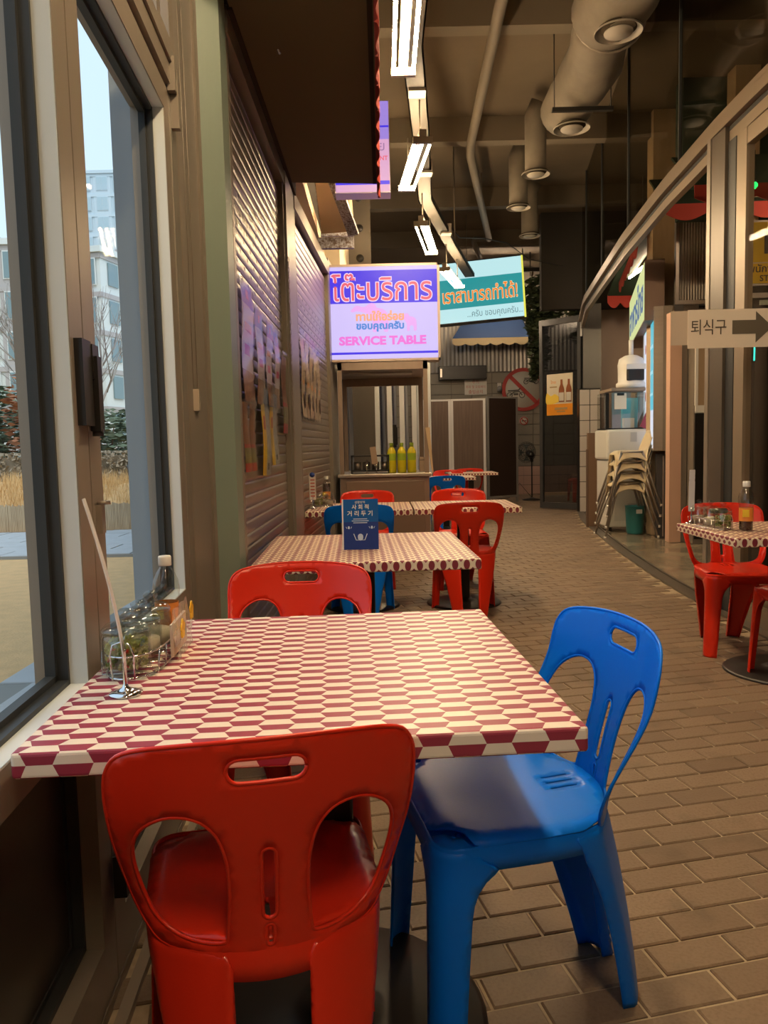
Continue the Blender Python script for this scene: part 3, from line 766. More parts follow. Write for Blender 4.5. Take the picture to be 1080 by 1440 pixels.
# ================================================================== TABLES
def table(x, y, w_, d_, deg, mt, label, base=(0, 0), z=.725, base_r=.27):
    t = thing('dining_table', label, 'table', (x, y, 0), R(deg), 'cloth-covered square tables')
    bm = bmesh.new(); bmesh.ops.create_cube(bm, size=1)
    th = .040
    for v in bm.verts: v.co = Vector((v.co.x * w_, v.co.y * d_, z - th / 2 + v.co.z * th))
    bmesh.ops.bevel(bm, geom=[e for e in bm.edges], offset=.006, segments=3, profile=.5, affect='EDGES')
    off = (.5 - ((-d_ / 2 - .02) / .05) % 1) * .05 if mt is M_LENS else 0
    def uv(co, n): q = uv0(co, n); return (q[0], q[1] + off)
    def uv0(co, n):
        d = z - co.z
        if abs(n.z) > .7: return (co.x, co.y) if n.z > 0 else (co.x, co.y)
        if abs(n.y) >= abs(n.x): return (co.x, (-d_ / 2 - d) if n.y < 0 else d_ / 2 + d)
        return ((w_ / 2 + d) if n.x > 0 else (-w_ / 2 - d), co.y)
    mb = MB().bm(bm); o = link('tabletop', mb.mesh('tabletop', uv), mt, t)
    bx, by = base
    MB().box((bx - .04, by - .04, .02), (bx + .04, by + .04, z - th), .006).build('column', M_BLACK, t)
    MB().lathe([(base_r, 0), (base_r, .006), (base_r - .012, .014), (.10, .020), (.055, .035), (.05, .05)], 40, (bx, by, 0)).build('base', M_BLACK, t)
    MB().box((bx - .18, by - .03, z - th - .012), (bx + .18, by + .03, z - th)).box((bx - .03, by - .18, z - th - .012), (bx + .03, by + .18, z - th)).build('support', M_BLACK, t)
    return t
TH = R(-3.85)
a1 = R(3.85)
table(-.149, 1.517, .846, .85, 3.6, M_HEX, 'nearest table, covered in a maroon and cream hexagon cloth, against the window', (.03, -.06), base_r=.30)
table(-.085, 3.30, .86, .94, 2.0, M_LENS, 'second table by the shutter with dotted cream and maroon cloth and blue card on it', (0, .1))
table(-.17, 5.53, .73, .73, 0, M_LENS, 'left half of the third row of tables, against the shutter, with jars on it', (0, 0))
table(.57, 5.53, .73, .73, 0, M_LENS, 'right half of the third row of tables, ending at the open walkway', (0, .02))
table(.85, 10.45, .75, .70, 0, M_LENS, 'small table far back beside the far blue chair', (0, 0))
table(1.36, 11.9, .75, .70, 0, M_LENS, 'farthest table, just before the brown folding screen', (0, 0))
table(1.865, 3.58, .74, .66, 0, M_LENS, 'table beside the glass facade at the right edge with jars and a bottle on it', (.08, .13), z=.725)

# ================================================================== CONDIMENTS
TZ = .7265
M_PICK = mat('green_chillies', (.26, .29, .05), .35, noise=(90, .6, (.42, .42, .14)))
M_CHIP = mat('red_chillies', (.45, .03, .015), .35)
M_SUGAR = mat('pale_condiment', (.72, .60, .46), .8)
M_SOY = mat('dark_sauce', (.035, .012, .006), .12)
M_ORANGE = mat('orange_label', (.75, .25, .04), .5)
M_YEL = mat('yellow_flower', (.85, .50, .02), .5)
M_CARD = mat('tag_card', (.70, .70, .74), .45)
M_PAPER = mat('paper', (.80, .76, .70), .7)
def jar(x, y, label, fill, r=.040, h=.075, grp='glass jars of the condiment racks', z=TZ + .006, rnd=random.Random(5)):
    t = thing('condiment_jar', label, 'jar', (x, y, z), 0, grp)
    MB().lathe([(r * .88, 0), (r * .98, .006), (r, .02), (r, h - .012), (r * .96, h - .006), (r * .90, h), (r * .86, h - .004), (r * .93, h - .014), (r * .95, .02), (r * .9, .006)], 28, cap=False).build('glass_body', M_JAR, t)
    if fill == 'pickle':
        mb = MB(); mr = MB()
        for i in range(230):
            a = rnd.uniform(0, 6.28); q = (r - .010) * (1 if rnd.random() < .75 else rnd.random()); zz = rnd.uniform(.012, h * .74)
            d = (mr if rnd.random() < .10 else mb)
            c = (q * math.cos(a), q * math.sin(a), zz); k = len(d.v)
            d.lathe([(.0045, -.002), (.0058, 0), (.0045, .002)], 6, (0, 0, 0), False)
            mtx = Matrix.Rotation(rnd.uniform(0, 3), 3, 'X') @ Matrix.Rotation(rnd.uniform(0, 3), 3, 'Y')
            for i2 in range(k, len(d.v)): d.v[i2] = tuple(mtx @ Vector(d.v[i2]) + Vector(c))
        stuff(mb.build('green_chilli_slices', M_PICK, t)); stuff(mr.build('red_chilli_slices', M_CHIP, t))
        MB().lathe([(r * .6, .008), (r * .6, h * .7)], 16).build('brine', mat('brine', (.22, .24, .05), .4), t)
    else:
        MB().lathe([(r * .90, .006), (r * .90, h * .50), (r * .3, h * .56)], 20).build('filling', fill, t)
    MB().lathe([(r * .98, h), (r * .98, h + .004), (r * .80, h + .014), (r * .25, h + .018), (r * .16, h + .021), (r * .34, h + .030), (r * .36, h + .036), (r * .2, h + .042), (.0005, h + .043)], 24).build('lid', M_JAR, t)
    return t
def rack(x, y, deg, L, W_, label, z=TZ):
    t = thing('condiment_rack', label, 'rack', (x, y, z), R(deg), 'wire condiment racks')
    def ring(zz, g=0): return [((W_ / 2 + g) * math.cos(a) , (L / 2 + g) * math.copysign(abs(math.sin(a)) ** .55, math.sin(a)), zz) for a in [2 * math.pi * i / 40 for i in range(40)]]
    MB().tube(ring(.003), .0022, 6, closed=True).tube(ring(.045, .002), .0018, 6, closed=True).build('ring', M_CHROME, t)
    mb = MB()
    for i in range(-3, 4): mb.tube([(-W_ / 2 * .97, i * L / 8, .003), (W_ / 2 * .97, i * L / 8, .003)], .0014, 5)
    for s in (-1, 1):
        for i in range(-2, 3): mb.tube([(s * W_ / 2 * .99, i * L / 5.5, .003), (s * (W_ / 2 + .001), i * L / 5.5 + .008, .045)], .0014, 5)
    mb.build('wires', M_CHROME, t)
    MB().tube([(-.02, -L / 2 - .002, .003), (-.022, -L / 2 - .006, .05), (-.016, -L / 2 - .006, .07), (0, -L / 2 - .006, .076), (.016, -L / 2 - .006, .07), (.022, -L / 2 - .006, .05), (.02, -L / 2 - .002, .003)], .002, 6).build('handle', M_CHROME, t)
    return t
def vinegar(x, y, label, z=TZ, k=1.0, fill=.10, rz=0):
    t = thing('condiment_bottle', label, 'bottle', (x, y, z), rz, 'vinegar and sauce bottles on the tables')
    h = .20 * k
    prof = [(.024, 0), (.027, .006), (.027, .095), (.026, .10), (.029, .108), (.031, .125), (.029, .145), (.020, .165), (.0125, .176), (.0125, .184)]
    mb = MB(); n = 24; vs = []; fs = []
    for r_, zz in [(a * k, b * k) for a, b in prof]:
        for i in range(n):
            a = 2 * math.pi * i / n; q = r_ * (1 + (.035 * (i % 2) if .105 * k < zz < .165 * k else 0)); vs.append((q * math.cos(a + zz * 6), q * math.sin(a + zz * 6), zz))
    for j in range(len(prof) - 1):
        for i in range(n): fs.append((j * n + i, j * n + (i + 1) % n, (j + 1) * n + (i + 1) % n, (j + 1) * n + i))
    mb.add(vs, fs, True).build('clear_body', M_JAR, t)
    MB().lathe([(.022 * k, .003), (.0255 * k, .008), (.0255 * k, fill * k * .5)], 20).build('sauce', M_SOY, t)
    MB().lathe([(.0276 * k, .040 * k), (.0276 * k, .094 * k)], 24, cap=False).build('label', M_ORANGE, t)
    MB().box((-.028 * k, -.0285 * k, .058 * k), (.0, -.0278 * k, .088 * k)).build('label_patch', mat('yellow_patch', (.85, .60, .05), .5), t)
    MB().lathe([(.0145 * k, .180 * k), (.0150 * k, .184 * k), (.0150 * k, .200 * k), (.0135 * k, .203 * k)], 24).build('cap', M_WHITE, t)
    return t
def holder(x, y, deg, label, kind, H=.26, z=TZ, curve=.03, w_=.045):
    t = thing('table_tag_holder', label, 'table sign', (x, y, z), R(deg), 'long paper tags in chrome stands')
    MB().lathe([(.029, 0), (.029, .003), (.018, .006), (.006, .012), (.004, .018), (.003, .075), (.0045, .08)], 24).build('stand', M_CHROME, t)
    vs = []; n = 20; L = []
    for i in range(n + 1):
        f = i / n; zz = .062 + H * f; yy = -curve * f ** 1.4; ww = w_ / 2
        if kind == 'crown' and f > .72: ww *= .82 + .18 * abs(math.sin(f * 34))
        L.append((ww, yy, zz))
    for s, q in ((1, .0009), (1, -.0009), (-1, .0009), (-1, -.0009)): vs += [(s * a, b + q, c) for a, b, c in L]
    m_ = n + 1; fs = []
    for i in range(n):
        fs += [(i, i + 1, 2 * m_ + i + 1, 2 * m_ + i), (m_ + i, 3 * m_ + i, 3 * m_ + i + 1, m_ + i + 1), (i, m_ + i, m_ + i + 1, i + 1), (2 * m_ + i, 2 * m_ + i + 1, 3 * m_ + i + 1, 3 * m_ + i)]
    MB().add(vs, fs).build('tag', M_CARD if kind == 'crown' else M_PAPER, t)
    if kind == 'round':
        MB().lathe([(.018, -.001), (.018, .001)], 20).build('badge', mat('navy_print', (.03, .07, .28), .5), t, (0, -curve * .85 - .002, .062 + H * .93), (math.pi / 2, 0, 0))
        mb = MB()
        for i in range(6): f = .12 + i * .12; mb.box((-w_ * .33, -curve * f ** 1.4 - .004, .062 + H * f), (w_ * .33, -curve * f ** 1.4 - .002, .062 + H * f + H * .04))
        mb.build('printed_lines', mat('red_print', (.55, .10, .06), .6), t)
    if kind == 'crown':
        MB().box((-w_ * .3, .001, .08), (w_ * .3, .0022, .10)).build('clip', M_CHROME, t)
    return t
rack(-.497, 1.555, 2, .31, .108, 'long chrome wire condiment rack by the window on the nearest table')
jar(-.502, 1.452, 'nearest glass jar full of green and red chilli slices on the nearest table', 'pickle', r=.046, h=.078)
jar(-.507, 1.55, 'second glass jar from the camera, pale filling, in the rack on the nearest table', M_SUGAR, r=.044)
jar(-.505, 1.625, 'third glass jar from the camera, farthest in the rack on the nearest table', M_SUGAR, r=.042, h=.080)
vinegar(-.492, 1.70, 'clear ribbed bottle with pale cap and orange label on the nearest table', k=.95, fill=.08)
holder(-.463, 1.325, -75, 'tall curved white tag seen edge-on in a round chrome stand on the nearest table', 'crown', H=.285, curve=.052, w_=.04)
t = thing('napkin_bag', 'clear plastic bag of packets with yellow flower clips on the rack of the nearest table', 'bag', (-.432, 1.60, TZ + .004), R(4))
mb = MB(); vs = []; fs = []
for i in range(9):
    for j in range(7): vs.append((.004 * math.sin(i * 2.1 + j * 1.3) + .010 * (j / 6 - .5) * -1, -.085 + i * .022, j * .0165))
for i in range(8):
    for j in range(6): fs.append((i * 7 + j, i * 7 + 7 + j, i * 7 + 8 + j, i * 7 + j + 1))
M_BAG = mat('bag_film', (.75, .70, .64), .2); M_BAG.node_tree.nodes['Principled BSDF'].inputs['Alpha'].default_value = .42
mb.add(vs, fs, True).build('film', M_BAG, t)
MB().box((-.012, -.07, .004), (-.006, .075, .070)).build('packet', mat('beige_packet', (.72, .56, .42), .6), t)
MB().box((-.005, -.06, .02), (-.0045, -.01, .05)).build('printed_note', M_PAPER, t)
for yy, zz in ((-.05, .058), (.055, .074)):
    mb = MB()
    for q in range(5):
        a = q * 1.2566 + .3; mb.lathe([(.0085, -.0015), (.0095, 0), (.0085, .0015)], 10, (0, 0, 0), False)
        for i in range(len(mb.v) - 30, len(mb.v)): x_, y_, z_ = mb.v[i]; mb.v[i] = (z_, y_ + .010 * math.cos(a), x_ + .012 * math.sin(a))
    mb.build('flower_clip', M_YEL, t, (.010, yy, zz))
# third row table
rack(-.44, 5.62, 0, .16, .16, 'small wire condiment rack on the third row table by the shutter')
jar(-.475, 5.585, 'left glass jar of green chillies on the third row table', 'pickle', r=.036, h=.07)
jar(-.40, 5.60, 'right glass jar with pale filling on the third row table', M_SUGAR, r=.034, h=.07)
jar(-.44, 5.665, 'rear glass jar with pale filling on the third row table', M_SUGAR, r=.034, h=.07)
vinegar(-.43, 5.79, 'dark sauce bottle with pale cap behind the jars on the third row table', k=1.05, fill=.30)
holder(-.50, 5.42, 4, 'leaning paper tag with round blue badge in a stand on the third row table', 'round', H=.19, curve=.01)
# facade table
rack(1.575, 3.69, 4, .32, .10, 'wire condiment rack on the table beside the glass facade')
jar(1.588, 3.58, 'front glass jar of green chillies on the facade table', 'pickle', r=.040, h=.08)
jar(1.575, 3.685, 'middle glass jar with pale filling on the facade table', M_SUGAR, r=.036, h=.08)
jar(1.562, 3.79, 'rear glass jar with pale pink filling on the facade table', mat('pink_condiment', (.55, .35, .27), .7), r=.036, h=.08)
vinegar(1.667, 3.52, 'clear bottle with white cap and dark sauce on the facade table', k=1.12, fill=.16)
holder(1.555, 3.87, 8, 'white crown-topped paper tag standing on the facade table', 'crown', H=.21, curve=.006, w_=.032)
# blue card on the second table
t = thing('menu_card', 'blue acrylic table card in Korean lettering standing on the second table', 'table sign', (-.10, 3.17, .7265), R(-2), rot=(R(-6), 0, R(-1)))
M_NAVY = mat('card_blue', (.012, .10, .34), .18); M_NAVY2 = mat('card_blue_dark', (.02, .045, .22), .18)
MB().box((-.075, 0, 0), (.075, .006, .115)).build('lower_panel', M_NAVY2, t); MB().box((-.075, 0, .115), (.075, .006, .21)).build('upper_panel', M_NAVY, t)
MB().add([(-.076, -.001, 0), (-.076, -.001, .21), (-.079, .05, .0), (-.070, -.001, 0), (-.070, -.001, .21), (-.073, .05, 0)], [(0, 1, 2), (5, 4, 3), (0, 3, 4, 1), (1, 4, 5, 2), (2, 5, 3, 0)]).build('acrylic_foot', mat('acrylic', (.72, .72, .72), .15), t)
RX = (math.pi / 2, 0, 0)
text('생활방역', .012, M_WHITE, t, (.0, -.0015, .196), RX, extrude=.0003)
text('사 회 적', .022, M_WHITE, t, (.002, -.0015, .176), RX, extrude=.0003, bold=.0004)
text('거 리 두 기', .024, M_WHITE, t, (0, -.0015, .149), RX, extrude=.0003, bold=.0004)
mb = MB()
for i in range(3): mb.box((-.035 + .006 * (i != 1), -.001, .126 - i * .008), (.035 - .006 * (i != 1), -.0004, .129 - i * .008))
mb.build('small_print', mat('pale_blue_print', (.5, .6, .75), .5), t)
mb = MB().prism(stadium(0, .052, .011, .014, 5), 0, .0012, lambda x, y, z: (x, -z - .0005, y))
mb.bar((-.018, -.001, .04), (-.028, -.001, .066), .002, .003).bar((.018, -.001, .04), (.028, -.001, .066), .002, .003).bar((-.018, -.001, .04), (.018, -.001, .04), .002, .002)
for s in (-1, 1): mb.prism(stadium(s * .048, .092 , .004, .006, 4), 0, .0012, lambda x, y, z: (x, -z - .0005, y)).bar((s * .048 - .012, -.001, .096), (s * .048 - .008, -.001, .088), .001, .002).bar((s * .048 + .012, -.001, .096), (s * .048 + .008, -.001, .088), .001, .002)
mb.build('chair_pictogram', mat('pale_blue_print', (.5, .6, .75), .5), t)
# ================================================================== SLEEVES HUNG ON THE SHUTTERS
M_BROWNP = mat('food_photo_brown', (.20, .07, .035), .3, noise=(30, .9, (.42, .20, .08)))
M_GREENP = mat('food_photo_green', (.12, .16, .05), .3, noise=(40, .9, (.35, .30, .10)))
M_REDP = mat('print_red', (.50, .03, .03), .3)
M_YELP = mat('print_yellow', (.92, .60, .02), .35)
M_REFL_VIOLET = mat('reflected_violet', (.20, .12, .50), .3)  # violet, lilac and magenta imitate the lit sign mirrored in the film
M_REFL_LILAC = mat('reflected_lilac', (.62, .55, .70), .3)
M_REFL_MAGENTA = mat('reflected_magenta', (.70, .10, .30), .3)
M_GREYP = mat('print_grey', (.30, .32, .36), .35, noise=(40, .9, (.55, .55, .55)))
M_BLK = mat('print_black', (.02, .02, .02), .35)
def sleeve(W, s, z0, z1, wd, kind, label, grp, tilt=0):
    """plastic sleeve hanging proud of a shutter"""
    o = Vector(W(s, .003, z0)); dirv = (Vector(W(s + 1, .003, z0)) - o).normalized(); rz = math.atan2(dirv.y, dirv.x)
    t = thing('plastic_sleeve', label, 'hanging sleeve', o, 0, grp, rot=(0, tilt, rz)); H = z1 - z0
    # local x along the wall, -y into the passage (after rotation by rz)
    def panel(nm, x0, x1, a, b, mt, dy=0.0, wob=.004):
        n = 8; vs = []; fs = []
        for i in range(n + 1):
            zz = a + (b - a) * i / n
            for x in (x0, (x0 + x1) / 2, x1): vs.append((x, -(.002 + dy + wob * math.sin(zz * 17 + s * 9) + (.004 if x != x0 and x != x1 else 0)), zz))
        k = len(vs); vs += [(x, y + .0012, z) for x, y, z in vs]
        for i in range(n):
            for j in range(2): f = (i * 3 + j, i * 3 + j + 1, i * 3 + j + 4, i * 3 + j + 3); fs += [f, tuple(q + k for q in reversed(f))]
        return MB().add(vs, fs, True).build(nm, mt, t)
    if kind == 'tall':
        panel('printed_sheet', 0, wd, H * .06, H * .30, M_BROWNP); panel('printed_sheet', 0, wd, H * .30, H * .80, M_REFL_LILAC); panel('printed_sheet', 0, wd, H * .80, H * .97, M_REFL_VIOLET)  # lilac and violet parts: reflection of the service sign painted onto the sheet
        panel('red_motif', wd * .2, wd * .75, H * .42, H * .50, M_REFL_MAGENTA, .0015); panel('red_motif', wd * .15, wd * .8, H * .60, H * .66, mat('print_and_reflected_orange', (.8, .35, .12), .3), .0015)  # magenta and orange repeat the reflected sign lettering, painted on
        panel('reflected_motif', wd * .3, wd * .7, H * .85, H * .92, M_REFL_MAGENTA, .0015)
    elif kind == 'red':
        panel('printed_sheet', 0, wd, .0, H * .12, M_REDP); panel('printed_sheet', 0, wd, H * .12, H * .33, M_GREENP); panel('printed_sheet', 0, wd, H * .33, H * .38, M_REDP); panel('printed_sheet', 0, wd, H * .38, H * .95, M_BROWNP)
    elif kind == 'yellow':
        panel('printed_sheet', 0, wd * .45, .0, H * .75, M_YELP); panel('printed_sheet', wd * .45, wd, .0, H * .72, M_GREYP); panel('printed_sheet', 0, wd, H * .75, H * .92, mat('print_blue_grey', (.12, .17, .30), .35))
        panel('red_motif', wd * .1, wd * .36, H * .48, H * .62, M_REDP, .0015); panel('dark_lettering', wd * .55, wd * .8, H * .06, H * .13, M_BLK, .0015)
    else:
        panel('printed_sheet', 0, wd, .02, H * .55, mat('print_tan', (.50, .38, .25), .35, noise=(25, .8, (.62, .52, .40)))); panel('printed_sheet', 0, wd, H * .55, H * .9, mat('print_tan_light', (.60, .48, .33), .35))
        mb = MB().lathe([(.030, -.001), (.030, .001)], 16).build('dark_bowl_print', mat('print_bowl', (.06, .03, .02), .4), t, (wd * .5, -.010, H * .22), (math.pi / 2, 0, 0)); mb.scale = (1, 1.9, 1)
        panel('orange_motif', wd * .25, wd * .75, H * .38, H * .44, mat('print_and_reflected_orange', (.8, .35, .12), .3), .0015)
    panel('clear_film', -.01, wd + .01, 0, H, M_POUCH, .005, .006)
T1W = lambda s, d, z: (-.56 + d, 3.0 + s, z); T2W = w2f
g1 = 'upper row of long sleeves on the first shutter'
sleeve(T1W, .14, 1.32, 1.86, .26, 'tall', 'largest sleeve, painted with the violet and lilac sign reflection, next to the green post', g1, .02)
sleeve(T1W, .50, 1.33, 1.80, .20, 'tall', 'second long sleeve from the green post in the upper row', g1)
sleeve(T1W, .80, 1.34, 1.79, .19, 'tall', 'third long sleeve from the green post in the upper row', g1)
sleeve(T1W, 1.08, 1.34, 1.78, .18, 'tall', 'fourth long sleeve from the green post in the upper row', g1, -.02)
sleeve(T1W, 1.36, 1.24, 1.70, .20, 'red', 'brown sleeve with red lower edge hanging last before the middle post', g1)
g2 = 'lower row of sleeves on the first shutter'
sleeve(T1W, .10, 1.06, 1.36, .13, 'red', 'dark sleeve with red edge, lower row, nearest the green post', g2)
sleeve(T1W, .255, 1.06, 1.36, .13, 'red', 'dark sleeve with red edge, lower row, second from the green post', g2)
sleeve(T1W, .58, 1.03, 1.48, .24, 'yellow', 'left of the two yellow and grey sleeves in the lower row', g2, .03)
sleeve(T1W, .86, 1.07, 1.46, .24, 'yellow', 'right of the two yellow and grey sleeves in the lower row', g2, -.02)
for i, l in enumerate(('first', 'second', 'third', 'fourth', 'fifth')):
    sleeve(T2W, .17 + i * .205, 1.35, 1.97 - .01 * i, .17, 'bowl', l + ' tan bowl-print sleeve from the middle post, on the far shutter', 'row of bowl sleeves on the far shutter')
mb = MB()
t = thing('hanging_chain', 'long dark chain hanging beside the post at the end of the first shutter', 'chain', (-.528, 4.63, 1.15))
for i in range(38): mb.tube([(.004 * math.cos(a) * (1 if i % 2 else .2), .004 * math.cos(a) * (.2 if i % 2 else 1), i * .030 + .019 * math.sin(a)) for a in [k * 1.0472 for k in range(6)]], .0018, 4, closed=True)
mb.build('chain_links', M_STEEL, t)

# ================================================================== SERVICE COUNTER AND SIGN
def emis(name, col, s): return mat(name, (0, 0, 0), .4, emit=col, es=s)
ES = .72
E_BLUE = emis('lit_blue', (.055, .03, .80), ES); E_LILAC = emis('lit_lilac', (.66, .56, .98), ES); E_TXTW = emis('lit_white_outline', (.95, .72, .90), ES)
E_RED = emis('lit_red', (.85, .12, .18), ES); E_PINK = emis('lit_pink', (.90, .18, .72), ES); E_ORG = emis('lit_orange', (.98, .42, .22), ES); E_TXTB = emis('lit_text_blue', (.06, .25, .72), ES)
E_PALEP = emis('lit_pale_pink', (.85, .42, .92), ES)
t = thing('lit_service_sign', 'backlit blue and lilac SERVICE TABLE sign with Thai lettering above the steel counter', 'sign', (.035, 7.15, 1.935))
SW, SH = 1.04, .875
MB().box((-SW / 2, .012, 0), (SW / 2, .22, SH), .008).build('case', mat('sign_case', (.60, .50, .42), .4, .3), t)
for a, b in (((-SW / 2, -.0, 0), (-SW / 2 + .022, .02, SH)), ((SW / 2 - .022, 0, 0), (SW / 2, .02, SH)), ((-SW / 2, 0, 0), (SW / 2, .02, .022)), ((-SW / 2, 0, SH - .022), (SW / 2, .02, SH))):
    MB().box(a, b).build('frame_bar', mat('sign_frame', (.62, .50, .42), .4, .3), t)
def flat(nm, x0, x1, z0, z1, mt, y, par=None): return MB().box((x0, y, z0), (x1, y + .0015, z1)).build(nm, mt, par or t)
hw = SW / 2 - .02
flat('lit_panel', -hw, hw, .02, SH * .60, E_LILAC, .004); flat('blue_band', -hw, hw, SH * .60, SH * .935, E_BLUE, .004); flat('lit_panel', -hw, hw, SH * .935, SH - .02, E_LILAC, .004)
flat('blue_line', -hw, hw, SH * .075, SH * .098, E_BLUE, .0035)
text('โต๊ะบริการ', .285, E_TXTW, t, (-.01, .0030, SH * .765), RX, extrude=.0004, bold=.009, fw=.93, fh=.262)
text('โต๊ะบริการ', .285, E_RED, t, (-.01, .0020, SH * .765), RX, extrude=.0004, bold=.0005, fw=.912, fh=.244)
# elephant motif: body, head with raised trunk, legs; a small one behind
def blob(pts, mt, y, name, n=5): return MB().prism(smooth_poly(pts, n), 0, .0008, lambda a, b, c: (a, y - c, b)).build(name, mt, t)
def elephant(ox, oz, k, name):
    P_ = [(-.17, .30), (-.12, .335), (-.05, .32), (-.01, .335), (.03, .36), (.075, .35), (.10, .31), (.16, .295), (.21, .25), (.22, .16), (.215, .06), (.17, .06), (.165, .13), (.13, .15), (.10, .13), (.095, .06), (.05, .06), (.05, .15), (.035, .20), (.01, .24), (-.03, .255), (-.08, .27), (-.12, .275), (-.165, .265), (-.185, .28)]
    blob([(ox + a * k, oz + b * k) for a, b in P_], E_PALEP, .0032, name, 3)
elephant(-.14, .22, .85, 'elephant_emblem'); elephant(.19, .24, .52, 'elephant_emblem')
text('ทานให้อร่อย', .092, E_ORG, t, (-.03, .0015, SH * .47), RX, extrude=.0004, bold=.004, fw=.44, fh=.092)
text('ขอบคุณครับ', .092, E_TXTB, t, (-.03, .0015, SH * .36), RX, extrude=.0004, bold=.004, fw=.44, fh=.095)
text('SERVICE TABLE', .098, E_PINK, t, (-.01, .0015, SH * .215), RX, extrude=.0004, bold=.0045, fw=.80, fh=.082)
t = thing('service_counter', 'brown steel self-service counter with open posts under the lit sign', 'counter', (0, 7.1, 0))
M_STB = mat('brown_steel', (.33, .25, .20), .35, .55, noise=(2, .4, (.27, .20, .16)), stretch=(6, 1, 1))
MB().box((-.40, .05, .02), (.43, 1.05, .87), .004).build('cabinet', M_STB, t)
MB().box((-.345, .036, .10), (.385, .052, .83), .003).build('front_panel', mat('brown_front', (.22, .15, .11), .4, .3), t)
MB().box((-.42, .02, .87), (.45, 1.07, .90), .004).build('worktop', M_STEEL, t)
for x in (-.40, .39):
    for y in (.06, 1.01): MB().box((x, y, .90), (x + .04, y + .04, 1.93)).build('post', M_STB, t)
MB().box((-.40, .06, 1.86), (.43, 1.05, 1.93)).build('top_shelf', M_STB, t)
MB().box((-.36, .98, 1.78), (.39, 1.01, 1.86)).build('rear_rail', M_STB, t)
MB().box((-.36, .3, 1.845), (.30, .5, 1.858)).build('under_shelf_plate', M_STEEL, t)
for i, x in enumerate((.085, .180, .275)):
    b = thing('juice_bottle', ('left', 'middle', 'right')[i] + ' yellow-green bottle of the three standing on the service counter', 'bottle', (x, 7.30, .90), 0, 'yellow-green bottles on the service counter')
    MB().lathe([(.038, 0), (.042, .01), (.042, .19), (.038, .21), (.030, .225), (.018, .245), (.016, .25)], 16).build('body', mat('yellow_juice', (.62, .52, .02), .2, emit=(.62, .50, .02), es=.0), b)
    MB().lathe([(.0425, .12), (.0425, .185)], 16, cap=False).build('label', mat('green_label', (.30, .42, .02), .4), b)
    MB().lathe([(.018, .247), (.019, .28), (.016, .284)], 14).build('cap', mat('green_cap', (.28, .40, .03), .4), b)
b = thing('condiment_tray', 'low dark two-tier tray with spoons on the left of the service counter', 'tray', (-.30, 7.22, .90))
MB().box((0, 0, .02), (.36, .25, .035)).box((0, 0, .16), (.36, .25, .175)).box((0, .0, .0), (.01, .25, .175)).box((.35, 0, 0), (.36, .25, .175)).build('frame', M_BLACK, b)
for i in range(4): MB().lathe([(.035, .035), (.035, .11)], 14).build('container', M_STEEL, b, (.06 + .085 * i, .12, 0))
MB().tube([(.15, -.01, .13), (.15, -.03, .03), (.15, -.035, .012)], .005, 6).lathe([(.014, 0), (.014, .006)], 12, (.15, -.035, .01)).build('spoon', M_CHROME, b)
MB().tube([(.24, -.01, .13), (.24, -.03, .03), (.24, -.035, .012)], .005, 6).lathe([(.014, 0), (.014, .006)], 12, (.24, -.035, .01)).build('spoon', M_CHROME, b)
b = thing('brown_paper_tag', 'small brown tag leaning on the service counter tray', 'tag', (-.10, 7.17, .99), rot=(.1, -.12, 0)); MB().box((0, 0, 0), (.055, .003, .16)).build('card', mat('kraft', (.35, .25, .18), .7), b)
b = thing('paper_box', 'small cardboard box at the right end of the service counter', 'box', (.36, 7.55, .90)); MB().box((0, 0, 0), (.09, .09, .14), .003).build('carton', mat('kraft', (.35, .25, .18), .7), b); MB().box((0, -.001, .11), (.09, 0, .115)).build('flap_line', M_BLACK, b)
b = thing('wooden_paddle', 'thin pale wooden board leaning on the right post of the service counter', 'board', (.455, 7.12, .90), rot=(0, -.06, 0)); MB().add([(0, 0, 0), (.012, 0, 0), (.012, .02, 0), (0, .02, 0), (-.03, 0, .42), (.01, 0, .42), (.01, .02, .42), (-.03, .02, .42)], [(0, 1, 5, 4), (1, 2, 6, 5), (2, 3, 7, 6), (3, 0, 4, 7), (4, 5, 6, 7), (3, 2, 1, 0)]).build('blade', mat('pale_wood', (.55, .40, .24), .6), b)
# folded stack of door leaves behind the counter
M_LGREY = mat('light_grey_frame', (.78, .80, .82), .4, .2)
for i in range(8):
    x = -.52 + i * .155; y = 9.4 + .05 * i
    t = thing('folding_glass_leaf', 'folded glass door leaf behind the service counter, number %s of the stack from the left' % ('one', 'two', 'three', 'four', 'five', 'six', 'seven', 'eight')[i], 'door leaf', (x, y, 0), R(84), 'folded stack of glass door leaves')
    MB().box((-.03, -.03, .02), (.035, .03, 2.6)).build('stile', M_LGREY, t); MB().box((.60, -.03, .02), (.66, .03, 2.6)).build('stile', M_LGREY, t)
    MB().box((.035, -.03, .02), (.60, .03, .14)).box((.035, -.03, 2.5), (.60, .03, 2.6)).build('rail', M_ALU, t)
    MB().box((.03, -.004, .12), (.61, .004, 2.52)).build('pane', glass('leaf_pane', (.55, .58, .66), .06), t)
    if i in (0, 2, 4): MB().box((.045, -.07, 1.14), (.085, -.028, 1.42)).box((.055, -.085, 1.17), (.075, -.05, 1.39)).build('handle', M_BLACK, t)
